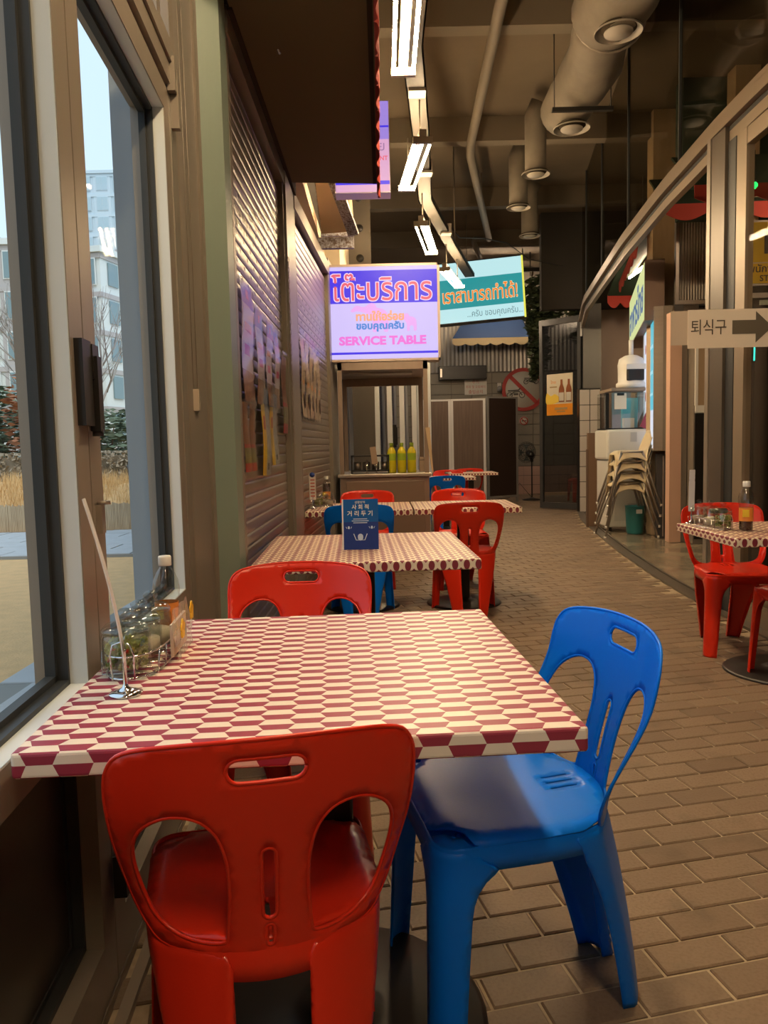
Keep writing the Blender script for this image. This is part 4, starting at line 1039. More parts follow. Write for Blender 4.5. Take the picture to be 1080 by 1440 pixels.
# ---- folding screens
M_WOODD = mat('dark_wood_panel', (.13, .085, .062), .5, noise=(4, .7, (.09, .055, .04)), stretch=(10, 10, .5))
def screen(x0, y0, x1, y1, label, mt, frame, z1=2.03):
    dx, dy = x1 - x0, y1 - y0; L = math.hypot(dx, dy); t = thing('screen_panel', label, 'screen', (x0, y0, 0), math.atan2(dy, dx), 'panels of the folding screen')
    MB().box((.04, -.012, .14), (L - .04, .012, z1 - .03)).build('infill', mt, t)
    for a in (0, L - .045): MB().box((a, -.02, .0), (a + .045, .02, z1)).build('upright', frame, t)
    MB().box((.04, -.02, z1 - .035), (L - .04, .02, z1)).box((.04, -.02, .10), (L - .04, .02, .14)).build('rail', frame, t)
M_SWHITE = mat('screen_frame', (.62, .60, .58), .5)
screen(.80, 14.9, 1.325, 14.88, 'left brown panel with white frame of the folding screen', M_WOODD, M_SWHITE)
screen(1.33, 14.88, 1.99, 14.85, 'middle brown panel with white frame of the folding screen', M_WOODD, M_SWHITE)
screen(2.02, 14.9, 2.68, 15.3, 'darkest, angled panel at the right end of the folding screen', mat('very_dark_panel', (.035, .02, .014), .5), mat('grey_frame', (.22, .21, .20), .5), 2.07)
# ---- teal sign
t = thing('lit_teal_sign', 'tilted backlit white and teal sign with orange Thai lettering at the far end', 'sign', (1.62, 12.55, 3.12), rot=(0, -.055, R(-8)))
E_PALE = emis('lit_pale_cyan', (.52, .82, .85), ES); E_TEAL = emis('lit_teal', (.02, .30, .32), ES); E_OR2 = emis('lit_orange_text', (.95, .22, .02), ES); E_YEL = emis('lit_yellow_edge', (.85, .80, .10), ES); E_GRY = emis('lit_grey_text', (.12, .22, .25), ES)
MB().box((-.70, .01, 0), (.72, .22, .98), .006).build('case', M_BLACK, t)
flat('lit_panel', -.69, .70, .02, .24, E_PALE, .002, t); flat('teal_band', -.69, .70, .24, .70, E_TEAL, .002, t); flat('lit_panel', -.69, .70, .70, .96, E_PALE, .002, t); flat('yellow_edge', .70, .73, .0, .97, E_YEL, .0, t)
text('เราสามารถทำได้!', .27, emis('lit_text_halo', (.95, .80, .45), ES), t, (.02, .0012, .46), RX, extrude=.0004, bold=.008, fw=1.20, fh=.27)
text('เราสามารถทำได้!', .27, E_OR2, t, (.02, .0004, .46), RX, extrude=.0004, bold=.002, fw=1.185, fh=.255)
text('...ครับ ขอบคุณครับ...', .135, E_GRY, t, (.24, .0012, .13), RX, extrude=.0004, sx=.8)
# blue awning on the far wall
t = thing('blue_awning', 'blue fabric awning with cream scalloped edge below the teal sign', 'awning', (1.55, 17.42, 0))
M_NAVYF = mat('navy_fabric', (.015, .05, .16), .75); M_CREAMF = mat('cream_fabric', (.62, .50, .30), .75)
x0, x1 = 0.0, 1.62
MB().add([(x0 + .35, 0, 3.95), (x1, 0, 3.95), (x1, -.75, 3.42), (x0, -.75, 3.42), (x0 + .35, .02, 3.93), (x1, .02, 3.93), (x1, -.73, 3.40), (x0, -.73, 3.40)], [(0, 3, 2, 1), (4, 5, 6, 7), (0, 4, 7, 3), (1, 2, 6, 5), (0, 1, 5, 4), (3, 7, 6, 2)]).build('canopy', M_NAVYF, t)
MB().add([(x1, 0, 3.95), (x1, -.75, 3.42), (x1 + .30, 0, 3.30), (x1 + .005, 0, 3.95), (x1 + .005, -.75, 3.42), (x1 + .305, 0, 3.30)], [(0, 1, 2), (3, 5, 4), (0, 3, 4, 1), (1, 4, 5, 2)]).build('side', M_NAVYF, t)
mb = MB(); pts = [(x0 + (x1 - x0) * i / 48, 3.42 - .11 - .05 * abs(math.sin(math.pi * i / 8))) for i in range(49)]
mb.prism([(x1, 3.42), (x0, 3.42)] + pts, -.755, -.745, lambda a, b, c: (a, c, b)); mb.build('valance', M_CREAMF, t)
# things on the far wall
t = thing('air_duct_box', 'long black box mounted on the far wall under the blue awning', 'wall box', (1.30, 17.40, 2.60)); MB().box((0, -.16, 0), (1.05, .07, .30), .01).build('body', M_BLACK, t); MB().box((.02, -.165, .06), (.06, -.158, .24)).build('vent', M_STEEL, t)
t = thing('notice_sheet', 'white paper notice with red lettering on the far wall', 'notice', (1.88, 17.46, 2.27)); MB().box((0, 0, 0), (.50, .006, .35)).build('sheet', M_PAPER, t)
M_RP = mat('red_pink_print', (.60, .16, .13), .6)
text('주의', .09, M_RP, t, (.25, -.002, .28), RX, extrude=.0005); text('주차 및 오토바이', .075, M_RP, t, (.25, -.002, .17), RX, extrude=.0005, sx=.85); text('출입금지', .09, M_RP, t, (.25, -.002, .06), RX, extrude=.0005, sx=1.0)
t = thing('security_camera', 'small white wall camera near the prohibition sign', 'camera', (2.66, 17.45, 2.42)); MB().box((-.04, -.02, -.02), (.04, .03, .10)).build('bracket', M_WHITE, t); MB().lathe([(.05, 0), (.055, .05), (.05, .10), (.02, .12)], 16).build('dome', mat('cam_grey', (.3, .3, .3), .3), t, (0, -.05, -.09))
t = thing('no_motorcycles_sign', 'large round red-ringed sign with a motorcycle and a scooter struck out', 'sign', (3.20, 17.462, 2.36))
MB().lathe([(.48, -.01), (.48, .01)], 48).build('disc', mat('sign_white', (.68, .64, .56), .5), t, (0, 0, 0), RX)
mb = MB(); N = 48; vs = []; fs = []
for i in range(N):
    a = 2 * math.pi * i / N
    for r_, y_ in ((.405, -.022), (.485, -.022), (.485, 0), (.405, 0)): vs.append((r_ * math.cos(a), y_, r_ * math.sin(a)))
for i in range(N):
    for k in range(4): fs.append((i * 4 + k, i * 4 + (k + 1) % 4, ((i + 1) % N) * 4 + (k + 1) % 4, ((i + 1) % N) * 4 + k))
M_SR = mat('sign_red', (.52, .06, .05), .5)
MB().add(vs, fs).build('ring', M_SR, t); MB().bar((-.30, -.018, .30), (.30, -.018, -.30), .008, .085).build('slash', M_SR, t)
def moto(cx, cz, k, nm):
    mb = MB()
    for s in (-1, 1): mb.tube([(cx + s * .14 * k + .06 * k * math.cos(a), -.016, cz + .06 * k * math.sin(a)) for a in [q * .5236 for q in range(12)]], .009 * k, 5, closed=True)
    mb.tube([(cx - .14 * k, -.016, cz), (cx - .04 * k, -.016, cz + .07 * k), (cx + .08 * k, -.016, cz + .08 * k), (cx + .14 * k, -.016, cz)], .012 * k, 5)
    mb.tube([(cx - .18 * k, -.016, cz + .10 * k), (cx - .08 * k, -.016, cz + .10 * k), (cx + .06 * k, -.016, cz + .11 * k), (cx + .10 * k, -.016, cz + .16 * k)], .014 * k, 5)
    mb.tube([(cx - .05 * k, -.016, cz + .02 * k), (cx + .05 * k, -.016, cz + .02 * k)], .025 * k, 6)
    mb.build(nm, mat('pictogram_grey', (.12, .11, .10), .6), t)
moto(-.17, -.12, 1.0, 'motorcycle_pictogram'); moto(.17, .17, .8, 'scooter_pictogram')
t = thing('no_smoking_sign', 'tiny round no-smoking sign below the large prohibition sign', 'sign', (3.21, 17.468, 1.66))
MB().lathe([(.10, -.006), (.10, .006)], 24).build('disc', mat('sign_white', (.68, .64, .56), .5), t, (0, 0, 0), RX)
MB().tube([(.085 * math.cos(a), -.01, .085 * math.sin(a)) for a in [q * .2618 for q in range(24)]], .011, 5, closed=True).bar((-.06, -.01, .06), (.06, -.01, -.06), .006, .018).build('ring', M_SR, t)
MB().box((-.05, -.0095, -.01), (.05, -.0075, .01)).build('cigarette_pictogram', M_BLACK, t)
# floor fan
t = thing('standing_fan', 'black standing electric fan in front of the far pink wall', 'fan', (3.02, 15.6, 0))
MB().lathe([(.20, 0), (.20, .02), (.06, .045), (.03, .06)], 28).build('base', M_BLACK, t); MB().tube([(0, 0, .03), (0, 0, .80)], .014, 10).build('pole', M_BLACK, t)
MB().lathe([(.05, -.06), (.07, 0), (.07, .10), (.04, .15)], 16).build('motor', M_BLACK, t, (-.06, -.02, .95), (math.pi / 2 + .3, 0, .3))
MB().tube([(0, 0, .78), (-.02, 0, .90), (-.05, -.02, .95)], .03, 8).build('neck', M_BLACK, t)
fan = bpy.data.objects.new('head', None)
def fanrot(mb):
    mt_ = Matrix.Translation((-.13, -.12, .97)) @ Matrix.Rotation(.35, 4, 'Z'); mb.v = [tuple(mt_ @ Vector(v)) for v in mb.v]; return mb
mb = MB()
for r_ in (.05, .10, .145, .185, .21): mb.tube([(r_ * math.cos(a), -.06 * math.cos(r_ / .21 * 1.5), r_ * math.sin(a)) for a in [q * .2618 for q in range(24)]], .0035, 4, closed=True); mb.tube([(r_ * math.cos(a), .05 * math.cos(r_ / .21 * 1.5), r_ * math.sin(a)) for a in [q * .2618 for q in range(24)]], .0035, 4, closed=True)
for i in range(20):
    a = i * .314; mb.tube([(q * .21 * math.cos(a), -.06 * math.cos(q * 1.5), q * .21 * math.sin(a)) for q in (.1, .4, .7, 1)], .002, 3)
fanrot(mb).build('cage', M_BLACK, t)
for i in range(4):
    a = i * 1.5708; mb = MB(); vs = []
    for q in (.03, .09, .15, .185):
        for s in (-.3, .3): vs.append((q * math.cos(a + s * (q / .12)), .02 * s, q * math.sin(a + s * (q / .12))))
    fs = [(2 * k, 2 * k + 1, 2 * k + 3, 2 * k + 2) for k in range(3)]
    fanrot(mb.add(vs, fs)).build('blade', mat('fan_blade', (.12, .14, .14), .3), t)
MB().tube([(.02, 0, .02), (-.25, .0, .35), (-.45, .1, .05), (-.7, .2, .01)], .006, 5).build('cable', M_BLACK, t)
# hanging greenery
M_LEAFD = mat('leaf_dark', (.035, .055, .022), .6, noise=(6, .8, (.07, .09, .03)))
def foliage(mb, c, rr, n, sz, rnd, flat=1.0):
    for _ in range(n):
        while True:
            p = Vector((rnd.uniform(-1, 1), rnd.uniform(-1, 1), rnd.uniform(-1, 1)))
            if p.length < 1: break
        q = Vector((c[0] + p.x * rr[0], c[1] + p.y * rr[1], c[2] + p.z * rr[2])); s = sz * rnd.uniform(.6, 1.3)
        mt_ = Matrix.Rotation(rnd.uniform(0, 6.28), 3, 'Z') @ Matrix.Rotation(rnd.uniform(-1.2, 1.2), 3, 'X')
        a = mt_ @ Vector((s, 0, 0)); b = mt_ @ Vector((0, s * .38, s * .1)); 
        mb.add([q - a, q + b, q + a, q - b], [(0, 1, 2, 3)])
rnd = random.Random(11)
def hang(x, y, z, rr, n, label):
    t = thing('hanging_greenery', label, 'plant', (x, y, z))
    mb = MB(); foliage(mb, (0, 0, 0), rr, n, .085, rnd); foliage(mb, (-.1, 0, -rr[2] * .8), (rr[0] * .5, rr[1] * .5, rr[2] * .5), n // 3, .07, rnd)
    stuff(mb.build('foliage', M_LEAFD, t)); mb = MB()
    for i in range(7): a = rnd.uniform(-.8, .8); mb.tube([(a * rr[0] * .6, 0, rr[2] + .1), (a * rr[0], .02, 0), (a * rr[0] * 1.1, 0, -rr[2] * .7)], .012, 4)
    mb.build('stems', mat('stem_brown', (.10, .07, .04), .8), t)
    MB().box((-rr[0], -.03, rr[2] + .05), (rr[0], .03, rr[2] + .12)).tube([(-rr[0] * .8, 0, rr[2] + .1), (-rr[0] * .8, 0, CEIL - z)], .01, 5).tube([(rr[0] * .8, 0, rr[2] + .1), (rr[0] * .8, 0, CEIL - z)], .01, 5).build('hanging_rail', M_BLACK, t)
hang(3.25, 15.6, 3.95, (.48, .35, .55), 1500, 'left mass of dark hanging greenery beside the teal sign'); hang(3.98, 14.9, 3.80, (.48, .35, .65), 1500, 'right mass of dark hanging greenery above the open glass leaf'); hang(3.25, 15.9, 3.1, (.22, .25, .55), 600, 'lowest trailing greenery hanging over the round prohibition sign')
# poster on the open leaf
t = thing('drinks_poster', 'yellow and orange poster with two brown bottles on the open glass leaf', 'poster', (A.x + .10, A.y - .10, 1.62), ang)
MB().box((0, -.014, 0), (.50, -.010, .70)).build('sheet', mat('poster_cream', (.74, .66, .50), .45), t)
MB().box((0, -.018, 0), (.50, -.0145, .19)).build('orange_band', mat('poster_orange', (.80, .30, .02), .45), t)
MB().prism(smooth_poly([(0, .19), (.22, .22), (.24, .30), (.16, .36), (.08, .33), (0, .38)], 4), 0, .003, lambda a, b, c: (a, -.0145 - c, b)).build('yellow_splash', mat('poster_yellow', (.85, .60, .08), .45), t)
for x in (.31, .45):
    bt = [(-.052, .22), (-.052, .42), (-.045, .46), (-.02, .52), (-.018, .60), (.018, .60), (.02, .52), (.045, .46), (.052, .42), (.052, .22)]
    o = MB().prism([(x + a - .02, b) for a, b in bt], 0, .003, lambda a, b, c: (a, -.0185 - c, b)).build('bottle_picture', mat('poster_bottle', (.30, .10, .04), .3), t)
    MB().box((x - .065, -.0235, .24), (x + .025, -.022, .38)).build('bottle_label_picture', mat('poster_label', (.65, .60, .52), .45), o)
text('ไทย', .07, mat('poster_orange', (.80, .30, .02), .45), t, (.13, -.0145, .56), RX, extrude=.0005)
MB().box((.06, -.016, .47), (.20, -.0145, .49)).box((.16, -.0215, .09), (.40, -.019, .13)).box((.20, -.0215, .05), (.36, -.019, .07)).build('small_print', mat('poster_print', (.45, .30, .12), .5), t)
# ================================================================== CEILING FITTINGS
E_TUBE = mat('fluorescent_tube', (.8, .8, .8), .3, emit=LAMP_COL, es=LAMP_W)
M_LBODY = mat('lamp_body', (.22, .19, .15), .5)
LN = ['above the nearest table', 'upper left of the passage, nearest in view', 'second in view, half way along the passage', 'third in view, above the service sign', 'farthest, touching the teal sign']
def lamp(p, q, z, label):
    p = Vector(p); q = Vector(q); c = (p + q) / 2; d = q - p; L = d.length
    t = thing('fluorescent_lamp', label, 'lamp', (c.x, c.y, z), math.atan2(d.y, d.x), 'tube ceiling lamps')
    MB().box((-L / 2, -.026, .0), (L / 2, .026, .05), .004).build('housing', M_LBODY, t)
    for s in (-1, 0, 1): MB().tube([(-L / 2 + .03, s * .056, -.03), (L / 2 - .03, s * .056, -.03)], .010, 10).build('tube', E_TUBE, t)
    for s in (-1, 1):
        MB().box((s * (L / 2 - .03), -.07, -.045), (s * L / 2, .07, .0)).build('end_cap', M_LBODY, t)
    for s in (-.35, .35): MB().tube([(s * L, 0, .05), (s * L, 0, min(CEIL - z, .33))], .006, 5).build('hanger', M_LBODY, t)
    return t
lamp((.17, 3.35), (.17, 4.62), 3.31, 'brightest tube lamp, at the top edge of the photo beside the dark canopy')
lamp((.335, 5.58), (.25, 6.62), 3.31, 'second hanging tube lamp from the top of the photo')
lamp((.42, 7.60), (.60, 8.78), 3.31, 'third hanging tube lamp, above the right corner of the service sign')
lamp((.80, 9.55), (1.10, 10.65), 3.31, 'farthest hanging tube lamp, in front of the teal sign')
lamp((.30, .95), (.30, 2.15), 3.31, 'tube lamp overhead outside the picture')
lamp((.45, -1.6), (.45, -.4), 3.31, 'tube lamp behind the camera')
def inner_lamp(x, y, z, label, L=1.2, rz=90, es=48):
    t = thing('strip_light', label, 'lamp', (x, y, z), R(rz), 'strip lights inside the restaurant')
    MB().tube([(0, 0, .05), (0, 0, (CEIL if x < 4.5 else 3.9) - z)], .006, 5).build('hanger', M_LBODY, t)
    MB().box((-L / 2, -.04, 0), (L / 2, .04, .05)).build('housing', M_LBODY, t); MB().tube([(-L / 2, 0, -.02), (L / 2, 0, -.02)], .018, 10).build('tube', mat('inner_tube_%d' % es, (.8, .8, .8), .3, emit=(1, .74, .48), es=es), t)
inner_lamp(4.2, 7.4, 3.6, 'strip light inside the restaurant ahead of the pink pillar')
inner_lamp(3.9, 11.6, 3.7, 'strip light inside the restaurant above the water dispenser', es=90)
inner_lamp(4.6, 3.5, 3.5, 'strip light inside the restaurant beyond the glass door')
inner_lamp(1.5, 13.3, 3.5, 'added strip light hidden behind the teal sign to brighten the far end', rz=0, es=170)  # unseen lamp added to brighten the dark far end
inner_lamp(2.6, 16.3, 4.75, 'added unseen strip light under the far ceiling, brightening the far wall', rz=0, es=170)  # added out of sight to lift the brightness of the far wall
# cable tray carrying the lamps
t = thing('cable_tray', 'grey metal cable tray running above the hanging lamps', 'cable tray', (0, 0, 3.62))
tr = [(.24, 2.5), (.24, 5.0), (.36, 6.3), (.49, 8.0), (.95, 10.0), (1.35, 11.6)]
sweep(tr, rect(-.07, .07, 0, .012)).add(*(lambda m_: (m_.v, m_.f))(sweep(tr, rect(-.07, -.06, 0, .05)))).add(*(lambda m_: (m_.v, m_.f))(sweep(tr, rect(.06, .07, 0, .05)))).build('tray', mat('tray_grey', (.05, .042, .032), .6), t)
for x, y in ((.30, 5.6), (.45, 7.2), (.80, 9.2)): MB().box((x - .06, y - .06, -.02), (x + .06, y + .06, .09)).build('junction_clamp', M_ALU, t)
for x, y in ((.24, 3.5), (.36, 6.3), (.98, 10.0)): MB().tube([(x, y, .01), (x, y, CEIL - 3.62)], .008, 5).build('hanger', M_ALUD, t)
t = thing('loose_wires', 'thin dark wires looping between the lamps and the far ceiling', 'wire', (.9, 10, 3.95))
MB().tube([(0, 0, 0), (.2, .6, -.02), (.6, 1.2, .12), (1.0, 1.6, .15), (1.4, 2, .0), (2.0, 2.3, -.05)], .008, 5).build('wire', M_BLACK, t)
# ducts with round diffusers
M_DUCT = mat('duct_insulation', (.15, .125, .095), .8, noise=(5, .6, (.105, .088, .066)), bump=(9, .6))
M_DIFF = mat('diffuser_grey', (.30, .27, .23), .6)
def diffuser(x, y, z, r, rd, label, top=None):
    t = thing('ceiling_diffuser', label, 'air vent', (x, y, z), 0, 'round air diffusers along the ceiling')
    MB().lathe([(r, 0), (r * 1.02, .012), (r * .74, .03), (r * .72, .05)], 36, cap=False).build('rim', M_DIFF, t)
    MB().lathe([(r * .60, -.004), (r * .62, .006), (r * .3, .012)], 36).build('cone', M_DIFF, t); MB().lathe([(r * .9, .028), (r * .9, .032)], 36).build('throat', M_DARK, t)
    if top: MB().tube([(0, 0, .03), (0, 0, top - .12), (.06, -.04, top)], rd, 16).build('drop_duct', M_DUCT, t)
diffuser(1.80, 5.90, 4.13, .17, .12, 'nearest round diffuser, on the big duct at the top of the photo'); diffuser(1.88, 7.62, 4.13, .17, .12, 'second round diffuser, at the end of the big duct')
diffuser(1.78, 8.85, 4.13, .155, .12, 'third round diffuser, on a short vertical duct', .75); diffuser(1.80, 10.05, 4.13, .15, .12, 'fourth round diffuser along the ceiling', .75); diffuser(2.20, 11.4, 4.13, .15, .12, 'farthest round diffuser of the row', .75)
t = thing('insulated_duct', 'large crumpled insulated air duct hanging from the ceiling on the right', 'duct', (0, 0, 0))
def duct(pts, r, nm):
    mb = MB(); rr = random.Random(4); P_ = [];
    for a, b in zip(pts, pts[1:]):
        for k in range(6): P_.append(Vector(a).lerp(Vector(b), k / 6))
    P_.append(Vector(pts[-1])); mb.tube(P_, [r * (1 + .05 * rr.uniform(-1, 1)) for _ in P_], 20); mb.build(nm, M_DUCT, t)
duct([(1.90, 2.6, 4.42), (1.87, 4.2, 4.42), (1.84, 5.5, 4.42), (1.80, 6.2, 4.42)], .27, 'duct_section'); duct([(1.80, 6.25, 4.42), (1.90, 6.9, 4.41), (1.87, 7.9, 4.40)], .24, 'duct_section')
for y in (4.4, 6.2): MB().tube([(1.82 + (.05 if y < 5 else 0) + .28 * math.cos(a), y, 4.42 + .28 * math.sin(a)) for a in [q * .2618 for q in range(24)]], .012, 5, closed=True).build('band', M_ALUD, t)
MB().box((1.6, 7.18, 4.12), (2.15, 7.22, 4.155)).tube([(1.62, 7.2, 4.14), (1.62, 7.2, 4.995)], .006, 4).tube([(2.13, 7.2, 4.14), (2.13, 7.2, 4.995)], .006, 4).build('support_strap', M_BLACK, t)
t = thing('ceiling_pipe', 'long grey pipe bending along the dark ceiling', 'pipe', (0, 0, 4.55)); MB().tube([(.98, 4.0, 0), (1.0, 6.3, 0), (1.08, 9.0, 0), (1.12, 9.4, 0), (1.85, 13.1, 0)], .05, 10).build('pipe', mat('pipe_grey', (.15, .125, .095), .7), t); MB().tube([(1.85, 13.1, 0), (1.6, 13.1, 0), (1.6, 13.1, -.05), (1.95, 14.6, -.1)], .045, 8).build('branch', mat('pipe_grey', (.15, .125, .095), .7), t)
MB().tube([(1.0, 6.0, 0), (1.0, 6.0, .45)], .01, 5).tube([(1.5, 11.3, 0), (1.5, 11.3, .45)], .01, 5).build('hanger', M_ALUD, t)
# overhead lightbox partly hidden by the canopy
t = thing('lit_overhead_sign', 'violet backlit sign hanging above, half hidden behind the dark canopy', 'sign', (-.12, 5.55, 2.93))
MB().box((-.17, .015, 0), (.22, .16, .62)).build('case', mat('sign_case', (.60, .50, .42), .4, .3), t)
E_V1 = emis('lit_violet', (.36, .24, .72), ES); E_V2 = emis('lit_rose', (.75, .40, .62), ES)
flat('lit_panel', -.165, .215, .10, .615, E_V1, .012, t); flat('blue_band', -.165, .215, .055, .08, E_BLUE, .011, t); flat('lit_panel', -.165, .215, .005, .10, E_V2, .0125, t); flat('lit_panel', -.10, .215, .10, .36, E_V2, .0115, t); flat('blue_band', -.165, .215, .44, .452, E_BLUE, .011, t)
text('RESTAURANT', .042, E_RED, t, (.205, .009, .23), RX, extrude=.0004, align='RIGHT', bold=.001); text('อร่อย', .09, emis('lit_grey_violet', (.35, .18, .35), ES), t, (.19, .009, .31), RX, extrude=.0004, align='RIGHT')
MB().tube([(.1, .08, .62), (.1, .08, 2.07)], .008, 5).build('hanger', M_ALUD, t)

# ================================================================== INSIDE THE FACADE
M_PPIL = mat('pink_pillar', (.66, .42, .31), .55)
M_BWALL = mat('brown_grey_wall', (.42, .33, .27), .75)
pw = quadpost('wall_kiosk', [(3.56, 9.15), (3.72, 9.10), (4.45, 11.75), (4.27, 11.80)], 0, 3.5, M_BWALL)
st('wall_inner_rear', MB().box((3.55, 13.4, 0), (9, 13.55, 4.8)), M_BWALL)
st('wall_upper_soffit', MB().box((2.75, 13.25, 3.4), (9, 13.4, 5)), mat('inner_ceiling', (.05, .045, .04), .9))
t = thing('pink_pillar', 'pale pink pillar standing beside the steel menu light box', 'pillar', (3.27, 8.66, 0)); MB().box((-.065, -.06, 0), (.065, .06, 2.55)).build('shaft', M_PPIL, t); MB().box((.068, -.05, 0), (.13, .04, 2.55)).build('grey_side', mat('grey_door_edge', (.20, .17, .14), .6), t)
# tall menu light box
t = thing('lit_menu_box', 'tall backlit pale blue menu board in a stainless case inside the opening', 'sign', (3.14, 8.90, 1.03), math.atan2(1.40, .35))
# local x runs along the lit face (away from camera), local y<0 is the room side to the right
MB().box((0, -.18, 0), (1.44, -.012, 1.64)).build('case', M_STEEL, t)
MB().box((0, -.012, 0), (.03, .012, 1.64)).box((1.41, -.012, 0), (1.44, .012, 1.64)).box((.03, -.012, 0), (1.41, .012, .03)).box((.03, -.012, 1.61), (1.41, .012, 1.64)).build('frame', M_STEEL, t)
E_MEN = emis('lit_menu_white', (.70, .74, .86), ES); E_MENB = emis('lit_menu_cyan', (.10, .52, .66), ES)
def fl2(nm, x0, x1, z0, z1, mt, y): return MB().box((x0, y - .0015, z0), (x1, y, z1)).build(nm, mt, t)
fl2('lit_panel', .03, 1.41, .03, 1.61, E_MEN, .002); fl2('cyan_panel', .03, .70, .48, 1.56, E_MENB, .004)
for i in range(4): MB().lathe([(.06, -.001), (.06, .001)], 16).build('dish_picture', mat('dish_brown', (.25, .08, .03), .5, emit=(.30, .08, .04), es=.6), t, (.95 + .18 * (i % 2), .005, .38 + i * .30), RX)
MB().box((.15, .004, 1.2), (.5, .006, 1.24)).box((.15, .004, .9), (.5, .006, .94)).box((.15, .004, .65), (.5, .006, .68)).box((.9, .004, 1.48), (1.3, .006, 1.53)).build('printed_lines', emis('lit_menu_line', (.40, .75, .85), ES), t)
MB().box((-.17, -.36, 0), (.0, -.178, 1.66)).build('side_cover', M_STEEL, t) if False else MB().box((-.004, -.19, 0), (.0, -.09, 1.64)).build('seam_strip', M_ALUD, t)
# yellow sign
t = thing('lit_yellow_sign', 'backlit pale yellow sign with blue Thai lettering above the kiosk counter', 'sign', (3.05, 9.0, 2.53), math.atan2(2.7, .69))
MB().box((0, -.22, 0), (2.75, -.004, .68)).build('case', mat('sign_case_brown', (.20, .13, .10), .5), t)
fl2('lit_panel', .02, 2.73, .015, .665, emis('lit_yellow', (.66, .72, .33), ES), .0); text('อาหารไทย', .50, emis('lit_navy_text', (.05, .12, .30), ES), t, (1.35, .003, .30), (math.pi / 2, 0, math.pi), extrude=.001, bold=.012, sx=1.25)
# shelf with a white rounded rice warmer / dispenser
t = thing('machine_shelf', 'dark narrow shelf under the white domed machine', 'shelf', (3.22, 10.25, 1.80)); MB().box((-.25, -.25, 0), (.45, .3, .035)).build('board', mat('shelf_brown', (.30, .23, .17), .6), t); MB().box((.30, -.05, -1.80), (.36, .0, 0)).box((-.2, .2, -1.8), (-.15, .25, 0)).build('bracket', M_BLACK, t)
t = thing('domed_machine', 'white domed appliance with a dark mouth on the shelf', 'appliance', (3.27, 10.15, 1.838))
MB().lathe([(.17, 0), (.19, .02), (.19, .06), (.165, .08), (.165, .22), (.17, .30), (.15, .38), (.08, .42), (.03, .43)], 28).build('body', M_WHITE, t)
MB().lathe([(.03, .42), (.03, .62)], 12).build('pipe', M_WHITE, t); MB().box((-.10, -.172, .09), (.12, -.10, .235), .012).build('mouth', M_BLACK, t); MB().box((-.12, -.185, .23), (.14, -.15, .30), .01).build('visor', M_WHITE, t)
# water dispenser
M_WD = mat('dispenser_white', (.70, .69, .64), .35)
t = thing('water_dispenser', 'large white water dispenser cabinet behind the stacked chairs', 'water dispenser', (3.09, 9.95, 0), R(2))
MB().box((-.25, -.22, .06), (.30, .25, .92), .02).build('cabinet', M_WD, t); MB().box((-.28, -.26, .92), (.31, .25, 1.30), .03).build('head', M_WD, t)
MB().box((-.17, -.226, .14), (.22, -.219, .60)).build('service_door', mat('dispenser_door', (.60, .59, .55), .4), t); MB().box((.0, -.231, .22), (.16, -.226, .36)).build('grille', mat('grille_grey', (.45, .45, .43), .5), t)
MB().box((-.26, -.30, .86), (-.16, -.24, .91)).build('drip_lip', M_WD, t); MB().tube([(-.22, -.27, .92), (-.22, -.28, .86)], .012, 8).build('tap', M_CHROME, t); MB().tube([(-.15, -.27, .92), (-.15, -.28, .86)], .012, 8).build('tap', M_CHROME, t)
for x in (-.2, .25): MB().lathe([(.02, 0), (.02, .06)], 10).build('foot', M_BLACK, t, (x, -.15, 0))
MB().box((.02, -.264, 1.14), (.10, -.26, 1.26)).build('sticker', mat('sticker_grey', (.5, .5, .48), .5), t)
# clear box with leaflets on the dispenser
t = thing('acrylic_display_box', 'clear acrylic box with paper notice on top of the water dispenser', 'display box', (3.06, 9.92, 1.302))
MB().box((-.24, -.18, 0), (.26, .20, .015)).build('tray', M_BLACK, t); MB().box((-.24, -.18, .015), (.26, -.176, .46)).box((-.24, -.18, .015), (-.236, .20, .46)).box((.256, -.18, .015), (.26, .20, .46)).build('clear_wall', M_JAR, t)
MB().box((-.13, -.19, .25), (.02, -.186, .45)).build('notice', M_PAPER, t); MB().box((-.10, -.194, .42), (-.01, -.191, .45)).build('print', M_BLACK, t)
MB().box((.04, .05, .016), (.24, .10, .40)).build('blue_packet', mat('box_cyan', (.12, .42, .50), .5), t); MB().box((.02, -.1, .016), (.15, -.02, .14)).build('tissue', M_PAPER, t)
t = thing('leaning_leaflet', 'maroon leaflet leaning on the clear box above the dispenser', 'leaflet', (3.23, 9.66, 1.33), rot=(0, .42, 0)); MB().box((0, 0, 0), (.10, .02, .46)).build('leaflet', mat('leaflet_maroon', (.28, .04, .07), .4), t); MB().box((.02, -.002, .12), (.075, 0, .28)).box((.0, -.003, .36), (.10, 0, .41)).build('print', mat('leaflet_print', (.72, .42, .28), .5), t)
# brown board and white tiled partition
t = thing('leaning_board', 'tall brown cardboard sheet leaning beside the water dispenser', 'board', (2.86, 10.35, 0)); MB().box((-.10, 0, 0), (.06, .06, 1.27)).build('sheet', mat('brown_board', (.20, .12, .075), .7), t); MB().box((-.11, -.004, .0), (-.095, .065, 1.05)).build('edge', mat('brown_board_dark', (.12, .07, .045), .7), t)
wt = struct(MB().box((3.22, 12.60, 0), (3.56, 12.75, 2.02)).build('wall_tiled_partition', M_BLACK))
tm = MB().box((.006, 0, .006), (.164, .012, .246), .002).mesh('white_tile')
for i in range(2):
    for j in range(8): link('tile', tm, mat('white_tile', (.62, .58, .54), .25), wt, (3.22 + i * .17, 12.59, j * .25))
